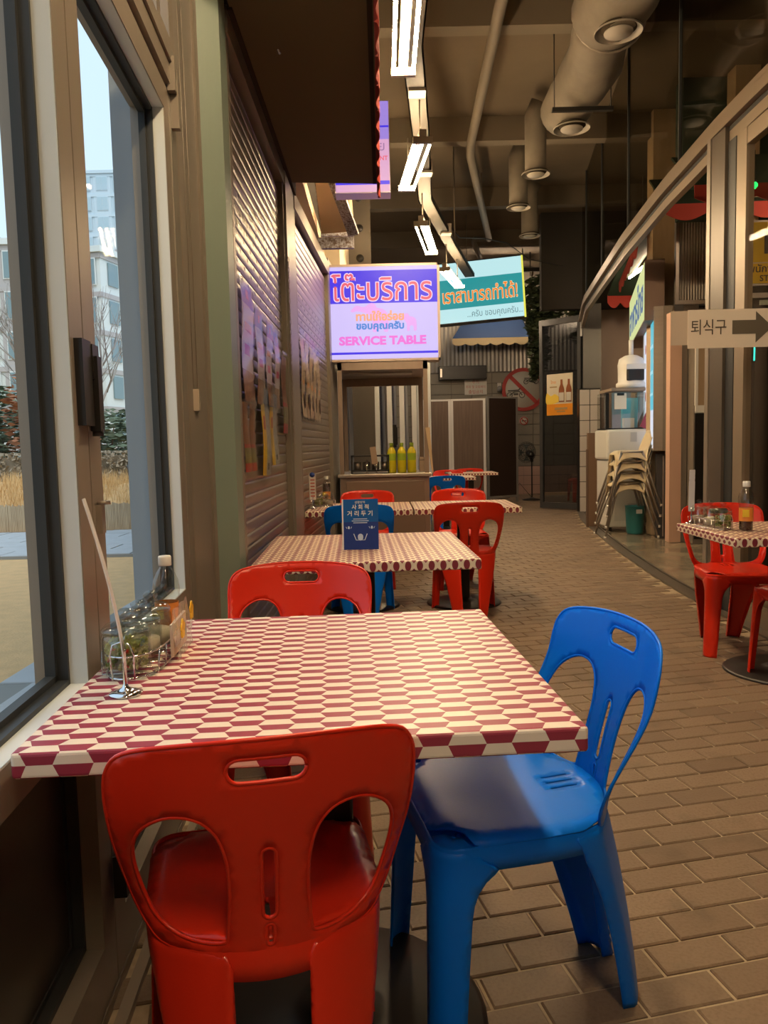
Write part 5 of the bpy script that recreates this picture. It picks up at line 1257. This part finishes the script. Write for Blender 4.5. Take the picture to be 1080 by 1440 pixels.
# stack of pale chairs
t0 = None
M_SHELLC = mat('cream_shell', (.66, .55, .36), .4); M_TUBEC = mat('chair_tube', (.34, .31, .28), .35, .7)
def pale_chair(x, y, z, deg, label):
    t = thing('stacking_high_chair', label, 'chair', (x, y, z), R(deg), 'stacked cream high chairs')
    # bucket seat
    vs = []; fs = []; n, m_ = 12, 12
    for i in range(n + 1):
        for j in range(m_ + 1):
            a = -1 + 2 * i / n; b = j / m_
            if b < .55: yy = .20 - .40 * (b / .55); zz = .66 + .012 * a * a
            else: q = (b - .55) / .45; yy = -.20 - .09 * q; zz = .66 + .24 * q
            wv = .185 - (.05 * max(0, b - .8) / .2)
            if b < .55 and abs(a) > .6: zz -= .17 * ((abs(a) - .6) / .4) * (.50 + .50 * (2 * b / .55 - 1) ** 2)
            if b < .08: zz -= .05 * (1 - b / .08) * (1 - .4 * abs(a))
            vs.append((a * wv, yy + (.03 * a * a if b >= .55 else 0), zz))
    k = len(vs); vs += [(x_, y_ - .004, z_ - .006) for x_, y_, z_ in vs]
    for i in range(n):
        for j in range(m_): q = i * (m_ + 1) + j; f = (q, q + m_ + 1, q + m_ + 2, q + 1); fs += [f, tuple(w_ + k for w_ in reversed(f))]
    for j in range(m_): fs += [(j, j + 1, j + 1 + k, j + k), (n * (m_ + 1) + j, n * (m_ + 1) + j + k, n * (m_ + 1) + j + 1 + k, n * (m_ + 1) + j + 1)]
    for i in range(n): a_, b_ = i * (m_ + 1), (i + 1) * (m_ + 1); fs += [(a_, a_ + k, b_ + k, b_), (a_ + m_, b_ + m_, b_ + m_ + k, a_ + m_ + k)]
    MB().add(vs, fs, True).build('shell', M_SHELLC, t)
    for sx in (-1, 1):
        for sy in (-1, 1):
            MB().tube([(sx * .14, sy * .12, .655), (sx * .25, sy * .31, .012)], .014, 8).build('leg', M_TUBEC, t)
            MB().lathe([(.014, 0), (.016, .03)], 10).build('foot_cap', M_WHITE, t, (sx * .251, sy * .312, .0))
    MB().tube([(-.15, .12, .645), (.15, .12, .645), (.15, -.12, .645), (-.15, -.12, .645)], .01, 6, closed=True).build('under_frame', M_TUBEC, t)
    return t
for i, l in enumerate(('bottom cream high chair of the stack by the water dispenser', 'second cream high chair from the bottom of the stack', 'third cream high chair from the bottom of the stack', 'top cream high chair of the stack, its backrest showing')):
    pale_chair(2.93 + .010 * i, 9.27, i * .125, 88, l)
t = thing('teal_bin', 'small teal bin on the floor behind the chair stack', 'bin', (3.115, 9.50, 0)); MB().lathe([(.09, 0), (.10, .02), (.115, .34), (.125, .35), (.105, .345), (.09, .03)], 20).build('body', mat('teal_plastic', (.03, .20, .22), .4), t); MB().box((-.02, -.125, .26), (.05, -.112, .31)).build('label', M_WHITE, t)
t = thing('dark_base_cabinet', 'dark cabinet under the pale blue menu board', 'cabinet', (3.20, 9.05, 0), math.atan2(1.40, .35)); MB().box((-.02, -.17, 0), (.16, -.02, .99)).build('body', mat('cabinet_dark', (.045, .042, .045), .4), t); MB().box((-.026, -.10, .02), (-.02, -.085, .97)).build('door_gap', M_STEEL, t)
# wooden column, corrugated window, valances
for x, y, l in ((3.385, 9.42, 'beige square column rising beside the menu board to the ceiling'), (3.88, 8.40, 'beige square column inside the facade above the door post')):
    t = thing('beige_column', l, 'column', (x, y, 0)); MB().box((-.13, -.1, 0), (.13, .1, CEIL)).build('shaft', mat('column_beige', (.56, .42, .27), .6, noise=(5, .5, (.46, .33, .20)), stretch=(4, 4, 1)), t); MB().box((-.14, -.11, 3.9), (.14, .11, 3.95)).build('joint_band', M_ALUD, t)
t = thing('corrugated_window', 'framed corrugated plastic window beyond the facade post', 'window panel', (3.37, 8.82, 2.70))
mb = MB(); vs = []; fs = []; n = 40
for i in range(n + 1): x = .0 + i * .62 / n; vs += [(x, .012 * (i % 2), 0.02), (x, .012 * (i % 2), 1.10)]
for i in range(n): fs.append((2 * i, 2 * i + 2, 2 * i + 3, 2 * i + 1))
mb.add(vs, fs).build('corrugated_sheet', mat('grey_polycarbonate', (.26, .22, .18), .4), t); MB().box((-.035, -.02, 0), (0, .03, 1.12)).box((.62, -.02, 0), (.655, .03, 1.12)).box((-.035, -.02, -.03), (.655, .03, .01)).build('frame', M_STEEL, t)
M_REDF = mat('red_fabric', (.42, .045, .03), .8)
def valance(p, q, z, h, label, mt=M_REDF, nsc=3):
    p = Vector(p); q = Vector(q); d = q - p; L = d.length
    t = thing('scalloped_awning', label, 'awning', (p.x, p.y, z), math.atan2(d.y, d.x), 'scalloped awnings inside the restaurant')
    N = nsc * 8; pts = [(L * i / N, -h * .6 - h * .4 * abs(math.sin(math.pi * i / 8))) for i in range(N + 1)]
    MB().prism([(L, 0), (0, 0)] + pts, -.006, .006, lambda a, b, c: (a, c, b)).build('valance', mt, t)
    MB().add([(0, 0, 0), (L, 0, 0), (L, .6, .45), (0, .6, .45), (0, .01, -.02), (L, .01, -.02), (L, .61, .43), (0, .61, .43)], [(0, 1, 2, 3), (7, 6, 5, 4), (0, 4, 5, 1), (1, 5, 6, 2), (2, 6, 7, 3), (3, 7, 4, 0)]).build('canopy', mat('dark_green_canopy', (.025, .05, .03), .8), t)
valance((3.02, 8.25), (4.25, 8.2), 3.60, .17, 'red scalloped awning above the corrugated window', nsc=3)
valance((2.75, 6.85), (5.4, 6.75), 3.34, .18, 'red scalloped awning above the yellow staff sign', nsc=5)
valance((3.65, 11.9), (3.10, 9.4), 3.55, .18, 'blue and red awning above the yellow lit sign', nsc=6); valance((4.6, 12.9), (3.75, 12.85), 3.55, .22, 'darkest awning deep inside the opening', nsc=4)
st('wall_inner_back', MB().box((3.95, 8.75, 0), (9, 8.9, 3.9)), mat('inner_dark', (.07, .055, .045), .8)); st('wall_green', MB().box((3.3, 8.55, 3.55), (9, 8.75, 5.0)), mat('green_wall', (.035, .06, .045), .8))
# tall cabinet behind the post: white board, tan panel, dark lower door
t = thing('tall_locker', 'tall cabinet with tan upper panel and black lower door behind the facade post', 'cabinet', (3.41, 8.45, 0)); t.scale = (.62, 1, 1); MB().box((0, 0, 0), (.5, .3, 2.45)).build('carcass', mat('grey_door_edge', (.20, .17, .14), .6), t)
MB().box((.06, -.015, 1.52), (.40, 0, 2.42)).build('tan_panel', mat('tan_wood', (.36, .25, .15), .6), t); MB().box((.02, -.02, 1.44), (.42, 0, 1.52)).build('white_ledge', M_WHITE, t); MB().box((.02, -.012, .05), (.42, 0, 1.43)).build('lower_door', M_BLACK, t); MB().box((.01, -.02, 1.52), (.06, 0, 2.42)).build('white_edge', M_WHITE, t)
# dark curtain and yellow staff sign
mb = MB(); vs = []; fs = []; n = 120
for i in range(n + 1): x = 3.04 + i * .03; yy = 6.55 + .035 * math.sin(i * .75); vs += [(x, yy, .02), (x, yy, 2.55)]
for i in range(n): fs.append((2 * i, 2 * i + 2, 2 * i + 3, 2 * i + 1))
q = len(vs); vs += [(x, y + .004, z) for x, y, z in vs]; fs += [tuple(w_ + q for w_ in reversed(f)) for f in fs]
tag(mb.add(vs, fs, True).build('dark_curtain', mat('curtain_brown', (.055, .042, .034), .75)), 'long dark brown pleated curtain behind the glass door', 'curtain')
MB().box((2.98, 6.53, 2.53), (6.9, 6.57, 2.58)).build('curtain_rail', M_STEEL, bpy.data.objects['dark_curtain'])
t = thing('staff_sign', 'yellow STAFF ONLY sign with a bent arrow behind the glass door', 'sign', (2.995, 6.42, 2.41), R(-2)); t.scale = (.85, 1, .84)
M_SY = mat('staff_yellow', (.70, .48, .04), .5); M_SG = mat('staff_grey', (.10, .09, .07), .5)
MB().box((-.02, 0, -.02), (1.02, .02, .60)).build('backing', M_STEEL, t); MB().box((0, -.006, .20), (1.0, 0, .58)).build('upper_plate', M_SY, t); MB().box((0, -.006, 0), (1.0, 0, .19)).build('lower_plate', M_SY, t)
MB().box((.18, -.010, .28), (.23, -.006, .46)).box((.18, -.010, .41), (.46, -.006, .46)).prism([(.46, .37), (.56, .435), (.46, .50)], 0, .004, lambda a, b, c: (a, -.006 - c, b)).build('arrow', M_SG, t)
text('พนักงานเท่านั้น', .095, M_SG, t, (.03, -.007, .135), RX, extrude=.001, align='LEFT', bold=.001); text('STAFF ONLY', .082, M_SG, t, (.14, -.007, .045), RX, extrude=.001, align='LEFT', bold=.001)
t = thing('louvre_shelf', 'pale slatted shelf edge under the staff sign', 'shelf', (2.98, 6.44, 2.18)); MB().box((0, 0, .12), (1.5, .05, .16)).box((0, 0, 0), (1.5, .04, .015)).build('ledge', M_STEEL, t); MB().box((.15, -.01, .06), (.55, .0, .10)).build('label_strip', mat('pale_strip', (.45, .50, .42), .5), t)
for c, cn, x, z in (((.02, .9, .12), 'green', 3.155, 3.25), ((.9, .03, .02), 'red', 3.075, 3.24)):
    t = thing('fairy_bulb', 'small glowing %s bulb under the red awning' % cn, 'bulb', (x, 6.6, z)); MB().lathe([(.004, -.03), (.022, -.01), (.020, .01), (.008, .025)], 12).build('globe', emis('bulb_' + cn, c, 1.6), t); MB().lathe([(.009, .024), (.009, .045)], 8).tube([(0, 0, .04), (.02, .05, .30)], .003, 4).build('socket', M_BLACK, t)
t = thing('neon_strip', 'thin glowing turquoise strip in front of the dark curtain', 'light strip', (2.86, 5.95, 1.74)); MB().tube([(0, 0, 0), (.002, 0, .15)], .006, 6).build('tube', emis('turquoise', (.05, .8, .65), 1.2), t); MB().tube([(0, 0, .15), (.0, .2, 1.5)], .002, 4).tube([(0, 0, 0), (.0, .0, -1.74)], .002, 4).build('cable', M_BLACK, t)
# paper sign with arrow taped in front of the door post
t = thing('paper_arrow_sign', 'white paper sign with Korean lettering and a grey arrow taped to the facade post', 'sign', (1.725, 4.42, 1.665), R(0)); MB().box((0.02, 0, 0), (.56, .002, .215)).build('sheet', mat('sign_paper', (.80, .70, .58), .6), t); MB().box((-.075, .002, .02), (.02, .003, .21)).build('tape', mat('tape_film', (.60, .50, .40), .15), t); MB().box((.56, .001, .01), (.60, .003, .215)).build('tape', mat('tape_film', (.60, .50, .40), .15), t)
text('퇴식구', .085, mat('print_dark', (.09, .07, .05), .6), t, (.138, -.001, .118), RX, extrude=.0006, fw=.20, fh=.085)
MB().prism([(.272, .075), (.405, .075), (.405, .025), (.50, .112), (.405, .20), (.405, .152), (.272, .152)], 0, .0012, lambda a, b, c: (a, -.0005 - c, b)).build('arrow', mat('arrow_grey', (.14, .12, .09), .2), t)
t = thing('mounting_bar', 'slim bar behind the paper arrow sign fixed to the facade', 'bar', (1.74, 4.428, 1.765)); MB().box((0, 0, 0), (.57, .012, .02)).build('bar', M_ALUD, t)

# ================================================================== OUTSIDE
M_LAWN = mat('dry_lawn', (.64, .40, .18), .9, noise=(9, .6, (.50, .33, .15)), bump=(60, .5))
lawn = struct(MB().box((-90, -20, -.25), (-.90, 160, -.02)).build('ground_lawn', M_LAWN))
M_STONE = mat('grey_paving', (.42, .44, .45), .8, noise=(6, .6, (.36, .37, .38)))
pv = struct(MB().box((-8, -1.5, -.03), (-.9, 9, -.012)).build('ground_path_bed', mat('path_joint', (.24, .24, .22), .9))); pv.scale = (1, 1, 1)
bpy.data.objects.remove(pv)
def paving(name, x0, x1, y0, y1, sx, sy, rz, z):
    o = struct(MB().box((x0, y0, z - .04), (x1, y1, z - .008)).build(name, mat('path_joint', (.40, .33, .22), .9))); o.rotation_euler = (0, 0, rz)
    me = MB().box((0, 0, -.03), (sx - .02, sy - .02, 0), .004).mesh('slab'); rr = random.Random(2); j = 0; y = y0
    while y < y1 - .01:
        x = x0 - (.0 if j % 2 else sx / 2)
        while x < x1 - .01:
            if x >= x0 - .01 and x + sx <= x1 + .02: link('slab', me, M_STONE, o, (x + .01, y + .01, z + rr.uniform(-.003, .003)))
            x += sx
        y += sy; j += 1
    return o
paving('paving_by_window', -1.95, -.92, .6, 6.0, .34, .45, 0, .02)
paving('paving_strip', -16, -.5, 8.6, 11.3, .75, .45, R(0), .02)
# reed screen
t = thing('reed_screen', 'low beige reed screen along the far edge of the lawn', 'fence', (-9, 11.55, 0)); mb = MB(); rr = random.Random(5)
for i in range(620): x = i * .015; h_ = .40 + rr.uniform(-.02, .02); mb.box((x, -.006 + rr.uniform(-.004, .004), 0), (x + .012, .006, h_))
stuff(mb.build('reeds', mat('reed', (.40, .30, .19), .9, noise=(40, .7, (.55, .43, .28)), stretch=(1, 1, .1)), t)); MB().box((0, .008, .34), (9.3, .02, .36)).build('wire', M_BLACK, t)
# dry grass mound
def mound(x0, x1, y0, y1, h, name, mt):
    n = 40; vs = []; fs = []; rr = random.Random(8)
    for i in range(n + 1):
        for j in range(9):
            b = j / 8; z = h * math.sin(math.pi * (.12 + .76 * b)) * (.85 + .15 * math.sin(i * .9) * math.sin(i * .31 + 1)) - .05
            vs.append((x0 + (x1 - x0) * i / n, y0 + (y1 - y0) * b, z + rr.uniform(-.02, .02)))
    for i in range(n):
        for j in range(8): q = i * 9 + j; fs.append((q, q + 9, q + 10, q + 1))
    return struct(MB().add(vs, fs, True).build(name, mt))
mound(-14, -2.3, 11.7, 17, .72, 'ground_mound', M_LAWN)
M_DRYG = mat('dry_grass', (.66, .44, .20), .9)
gm = MB(); rr = random.Random(9)
for i in range(16000):
    x = rr.uniform(-13, -2.4); y = rr.uniform(11.7, 15); b = (y - 11.7) / 5.3; z = .70 * math.sin(math.pi * (.12 + .76 * b)) - .12
    hh = rr.uniform(.12, .34); a = rr.uniform(0, 6.28); l = rr.uniform(.02, .16); dx, dy = math.cos(a), math.sin(a)
    gm.add([(x - .006 * dy, y + .006 * dx, z), (x + .006 * dy, y - .006 * dx, z), (x + l * dx, y + l * dy, z + hh)], [(0, 1, 2)])
tag(gm.build('dry_grass_tufts', M_DRYG), 'golden dry ornamental grass on the low mound beyond the lawn', 'grass', kind='stuff')
# hedge, shrubs
M_HEDGE = mat('brown_hedge', (.16, .13, .085), .95, noise=(3, .8, (.30, .24, .17)))
def hedge(x, y, L, h, label, mt, n=2600):
    t = thing('clipped_hedge', label, 'hedge', (x, y, 0)); MB().box((0.1, .1, 0), (L - .1, .7, h - .08)).build('core', mt, t)
    mb = MB(); r2 = random.Random(int(x * 7) % 97)
    for _ in range(n):
        face = r2.random(); p = (r2.uniform(0, L), 0 if face < .7 else r2.uniform(0, .8), r2.uniform(0, h) if face < .7 else h)
        s = .06; a = Vector((r2.uniform(-1, 1), r2.uniform(-1, 1), r2.uniform(-1, 1))) * s; b = Vector((r2.uniform(-1, 1), r2.uniform(-1, 1), r2.uniform(-1, 1))) * s
        q = Vector(p); mb.add([q - a, q + b, q + a, q - b], [(0, 1, 2, 3)])
    stuff(mb.build('twigs', mat('hedge_twigs', (.34, .28, .20), .9), t))
hedge(-12.5, 21, 7.6, 1.18, 'clipped brown hedge behind the dry grass, seen through the second pane', M_HEDGE)
M_SHRUB = mat('grey_green_shrub', (.10, .14, .09), .9, noise=(3, .8, (.17, .20, .13)))
M_RUST = mat('rust_leaves', (.30, .12, .06), .9, noise=(4, .8, (.42, .20, .10)))
def shrub(x, y, rr_, h, label, mt, n=1400, cat='shrub', nm='rounded_shrub'):
    t = thing(nm, label, cat, (x, y, 0)); mb = MB(); r2 = random.Random(int(x * 13) % 89 + 3); foliage(mb, (0, 0, h * .55), (rr_, rr_, h * .48), n, .16, r2); stuff(mb.build('foliage', mt, t))
    mb = MB()
    for i in range(6): a = i * 1.05; mb.tube([(0, 0, 0), (.3 * rr_ * math.cos(a), .3 * rr_ * math.sin(a), h * .4), (.7 * rr_ * math.cos(a), .7 * rr_ * math.sin(a), h * .8)], [.06, .04, .015], 5)
    mb.build('branches', mat('bark', (.16, .11, .08), .9), t)
shrub(-12.4, 24, 1.7, 3.4, 'large grey-green shrub at the left edge of the first pane', M_SHRUB, 2400)
shrub(-9.6, 22.5, 1.3, 3.9, 'rust-leaved small tree seen through the first pane', M_RUST, 1300, 'tree', 'rust_tree')
shrub(-9.3, 26, 2.0, 2.6, 'dark evergreen shrub above the hedge in the second pane', M_SHRUB, 2400)
shrub(-15.3, 27, 2.2, 2.7, 'distant grey-green shrub beyond the boulder', M_SHRUB, 1500)
def bare_tree(x, y, h, seed, label):
    t = thing('bare_tree', label, 'tree', (x, y, 0)); r2 = random.Random(seed); mb = MB(); tw = MB()
    def br(p, d, L, r_, k):
        q = p + d * L; (mb if k < 2 else tw).tube([p, p.lerp(q, .5) + Vector((r2.uniform(-.04, .04), 0, r2.uniform(-.02, .02))) * L, q], [r_, r_ * .85, r_ * .65], 5 if k < 2 else 3)
        if k >= 4: return
        for i in range(3):
            nd = (d + Vector((r2.uniform(-.55, .55), r2.uniform(-.55, .55), r2.uniform(.0, .4)))).normalized(); br(p.lerp(q, r2.uniform(.55, 1)), nd, L * r2.uniform(.6, .8), r_ * .55, k + 1)
    for i in range(3): br(Vector((.1 * i, 0, 0)), Vector((r2.uniform(-.3, .3), r2.uniform(-.2, .2), 1)).normalized(), h * .34, .07, 0)
    mb.build('trunk', mat('bark_light', (.34, .30, .26), .9), t); stuff(tw.build('twigs', mat('bark_light', (.34, .30, .26), .9), t))
bare_tree(-7.4, 19.5, 7.2, 3, 'slender bare tree in front of the white block, second pane'); bare_tree(-10.9, 27, 8, 5, 'leafless tree behind the rust-leaved tree in the first pane')
for i, (x, y, h_, l) in enumerate(((-6.95, 14.9, .92, 'white-capped garden bollard light seen through the second pane'), (-8.75, 19.0, .88, 'white garden bollard light seen through the first pane'))):
    t = thing('bollard_light', l, 'garden light', (x * (1 if i else .70), y, 0)); MB().lathe([(.06, 0), (.06, h_ - .2)], 14).build('post', M_WHITE, t); MB().lathe([(.065, h_ - .2), (.085, h_ - .08), (.085, h_), (.02, h_ + .01)], 14).build('cap', M_BLACK, t)
t = thing('boulder', 'pale grey boulder among the shrubs beyond the lawn', 'rock', (-11.9, 21.5, .3)); bm = bmesh.new(); bmesh.ops.create_icosphere(bm, subdivisions=3, radius=.75)
for v in bm.verts: v.co *= 1 + .12 * math.sin(v.co.x * 5 + v.co.y * 3) ; v.co.z *= .7
MB().bm(bm, True).build('stone', mat('boulder_grey', (.42, .41, .38), .9, noise=(4, .6, (.32, .31, .29))), t)
for k, (x, l) in enumerate(((-8.1, 'leaning pale stake beside the rust-leaved tree, left one'), (-7.75, 'leaning pale stake beside the rust-leaved tree, right one'))):
    t = thing('tree_stake', l, 'stake', (x, 17.6, .2)); MB().tube([(0, 0, 0), (.5, .2, 1.4)], .035, 6).build('pole', mat('stake_wood', (.48, .38, .28), .8), t); MB().tube([(.3, .12, .8), (.36, .14, .88)], .045, 6).build('tie', M_BLACK, t)
# apartment blocks
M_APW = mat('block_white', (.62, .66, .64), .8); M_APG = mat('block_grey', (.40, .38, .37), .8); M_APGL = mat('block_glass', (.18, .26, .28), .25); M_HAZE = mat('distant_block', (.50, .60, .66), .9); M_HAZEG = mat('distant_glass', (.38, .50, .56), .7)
def block(x, y, deg, L, D, fl, fh, cols, label, wm, bm_, gm_, z0=-1.0):
    t = thing('apartment_block', label, 'building', (x, y, z0), R(deg)); H = fl * fh
    MB().box((0, .05, 0), (L, D, H)).build('wall', wm, t)
    for f in range(fl): MB().box((-.06, -.10, f * fh + fh - .42), (L + .06, .06, f * fh + fh - .05)).box((L, 0, f * fh + fh - .42), (L + .10, D, f * fh + fh - .05)).build('floor_band', bm_, t)
    for c in range(cols):
        cw = L / cols
        if c % 2 == 0: MB().box((c * cw, -.04, 0), (c * cw + cw, .06, H)).build('bay_panel', bm_, t)
        for f in range(fl):
            a, b, z = c * cw + cw * .2, c * cw + cw * .8, f * fh + .55
            w_ = MB().box((a - .08, -.12, z - .08), (b + .08, -.03, z + fh - .95)).build('window', wm, t)
            MB().box((a, -.15, z), ((a + b) / 2 - .04, -.10, z + fh - 1.05)).box(((a + b) / 2 + .04, -.15, z), (b, -.10, z + fh - 1.05)).build('pane', gm_, w_)
    nD = max(1, int(D / 4))
    for c in range(nD):
        for f in range(fl): a = 1 + c * D / nD; MB().box((L + .02, a, f * fh + .6), (L + .12, a + 1.3, f * fh + fh - .6)).build('window', gm_, t)
    MB().box((-.3, -.3, H), (L + .3, D + .3, H + .45)).build('parapet', wm, t); MB().box((L * .3, D * .3, H + .4), (L * .6, D * .6, H + 2)).build('roof_house', bm_, t)
block(-36, 58, 3, 9.8, 12, 6, 2.95, 5, 'six-storey grey and white apartment block seen through the first pane', M_APW, M_APG, M_APGL)
block(-25.5, 62, -14, 4.0, 22, 6, 2.95, 2, 'white apartment block with side windows seen through the second pane', M_APW, M_APG, M_APGL)
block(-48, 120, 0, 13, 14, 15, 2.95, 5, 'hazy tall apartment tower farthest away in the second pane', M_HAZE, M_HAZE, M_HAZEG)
# outdoor wall lamp and cable high outside the second pane
t = thing('outdoor_floodlight', 'grey floodlight head with hanging cable outside the top of the second pane', 'floodlight', (-1.30, 3.05, 3.10)); MB().box((-.12, -.1, 0), (.10, .14, .12), .01).build('head', mat('flood_grey', (.30, .34, .34), .5), t); MB().tube([(.05, 0, .1), (.12, .0, .3), (.2, .1, .55)], .02, 6).build('arm', M_ALU, t)
MB().tube([(-.10, 0, -.32), (.0, 0, -.35), (.10, 0, -.30), (.18, 0, -.15), (.28, 0, -.05), (.42, 0, -.02)], .012, 6).build('cable', mat('flood_grey', (.30, .34, .34), .5), t)
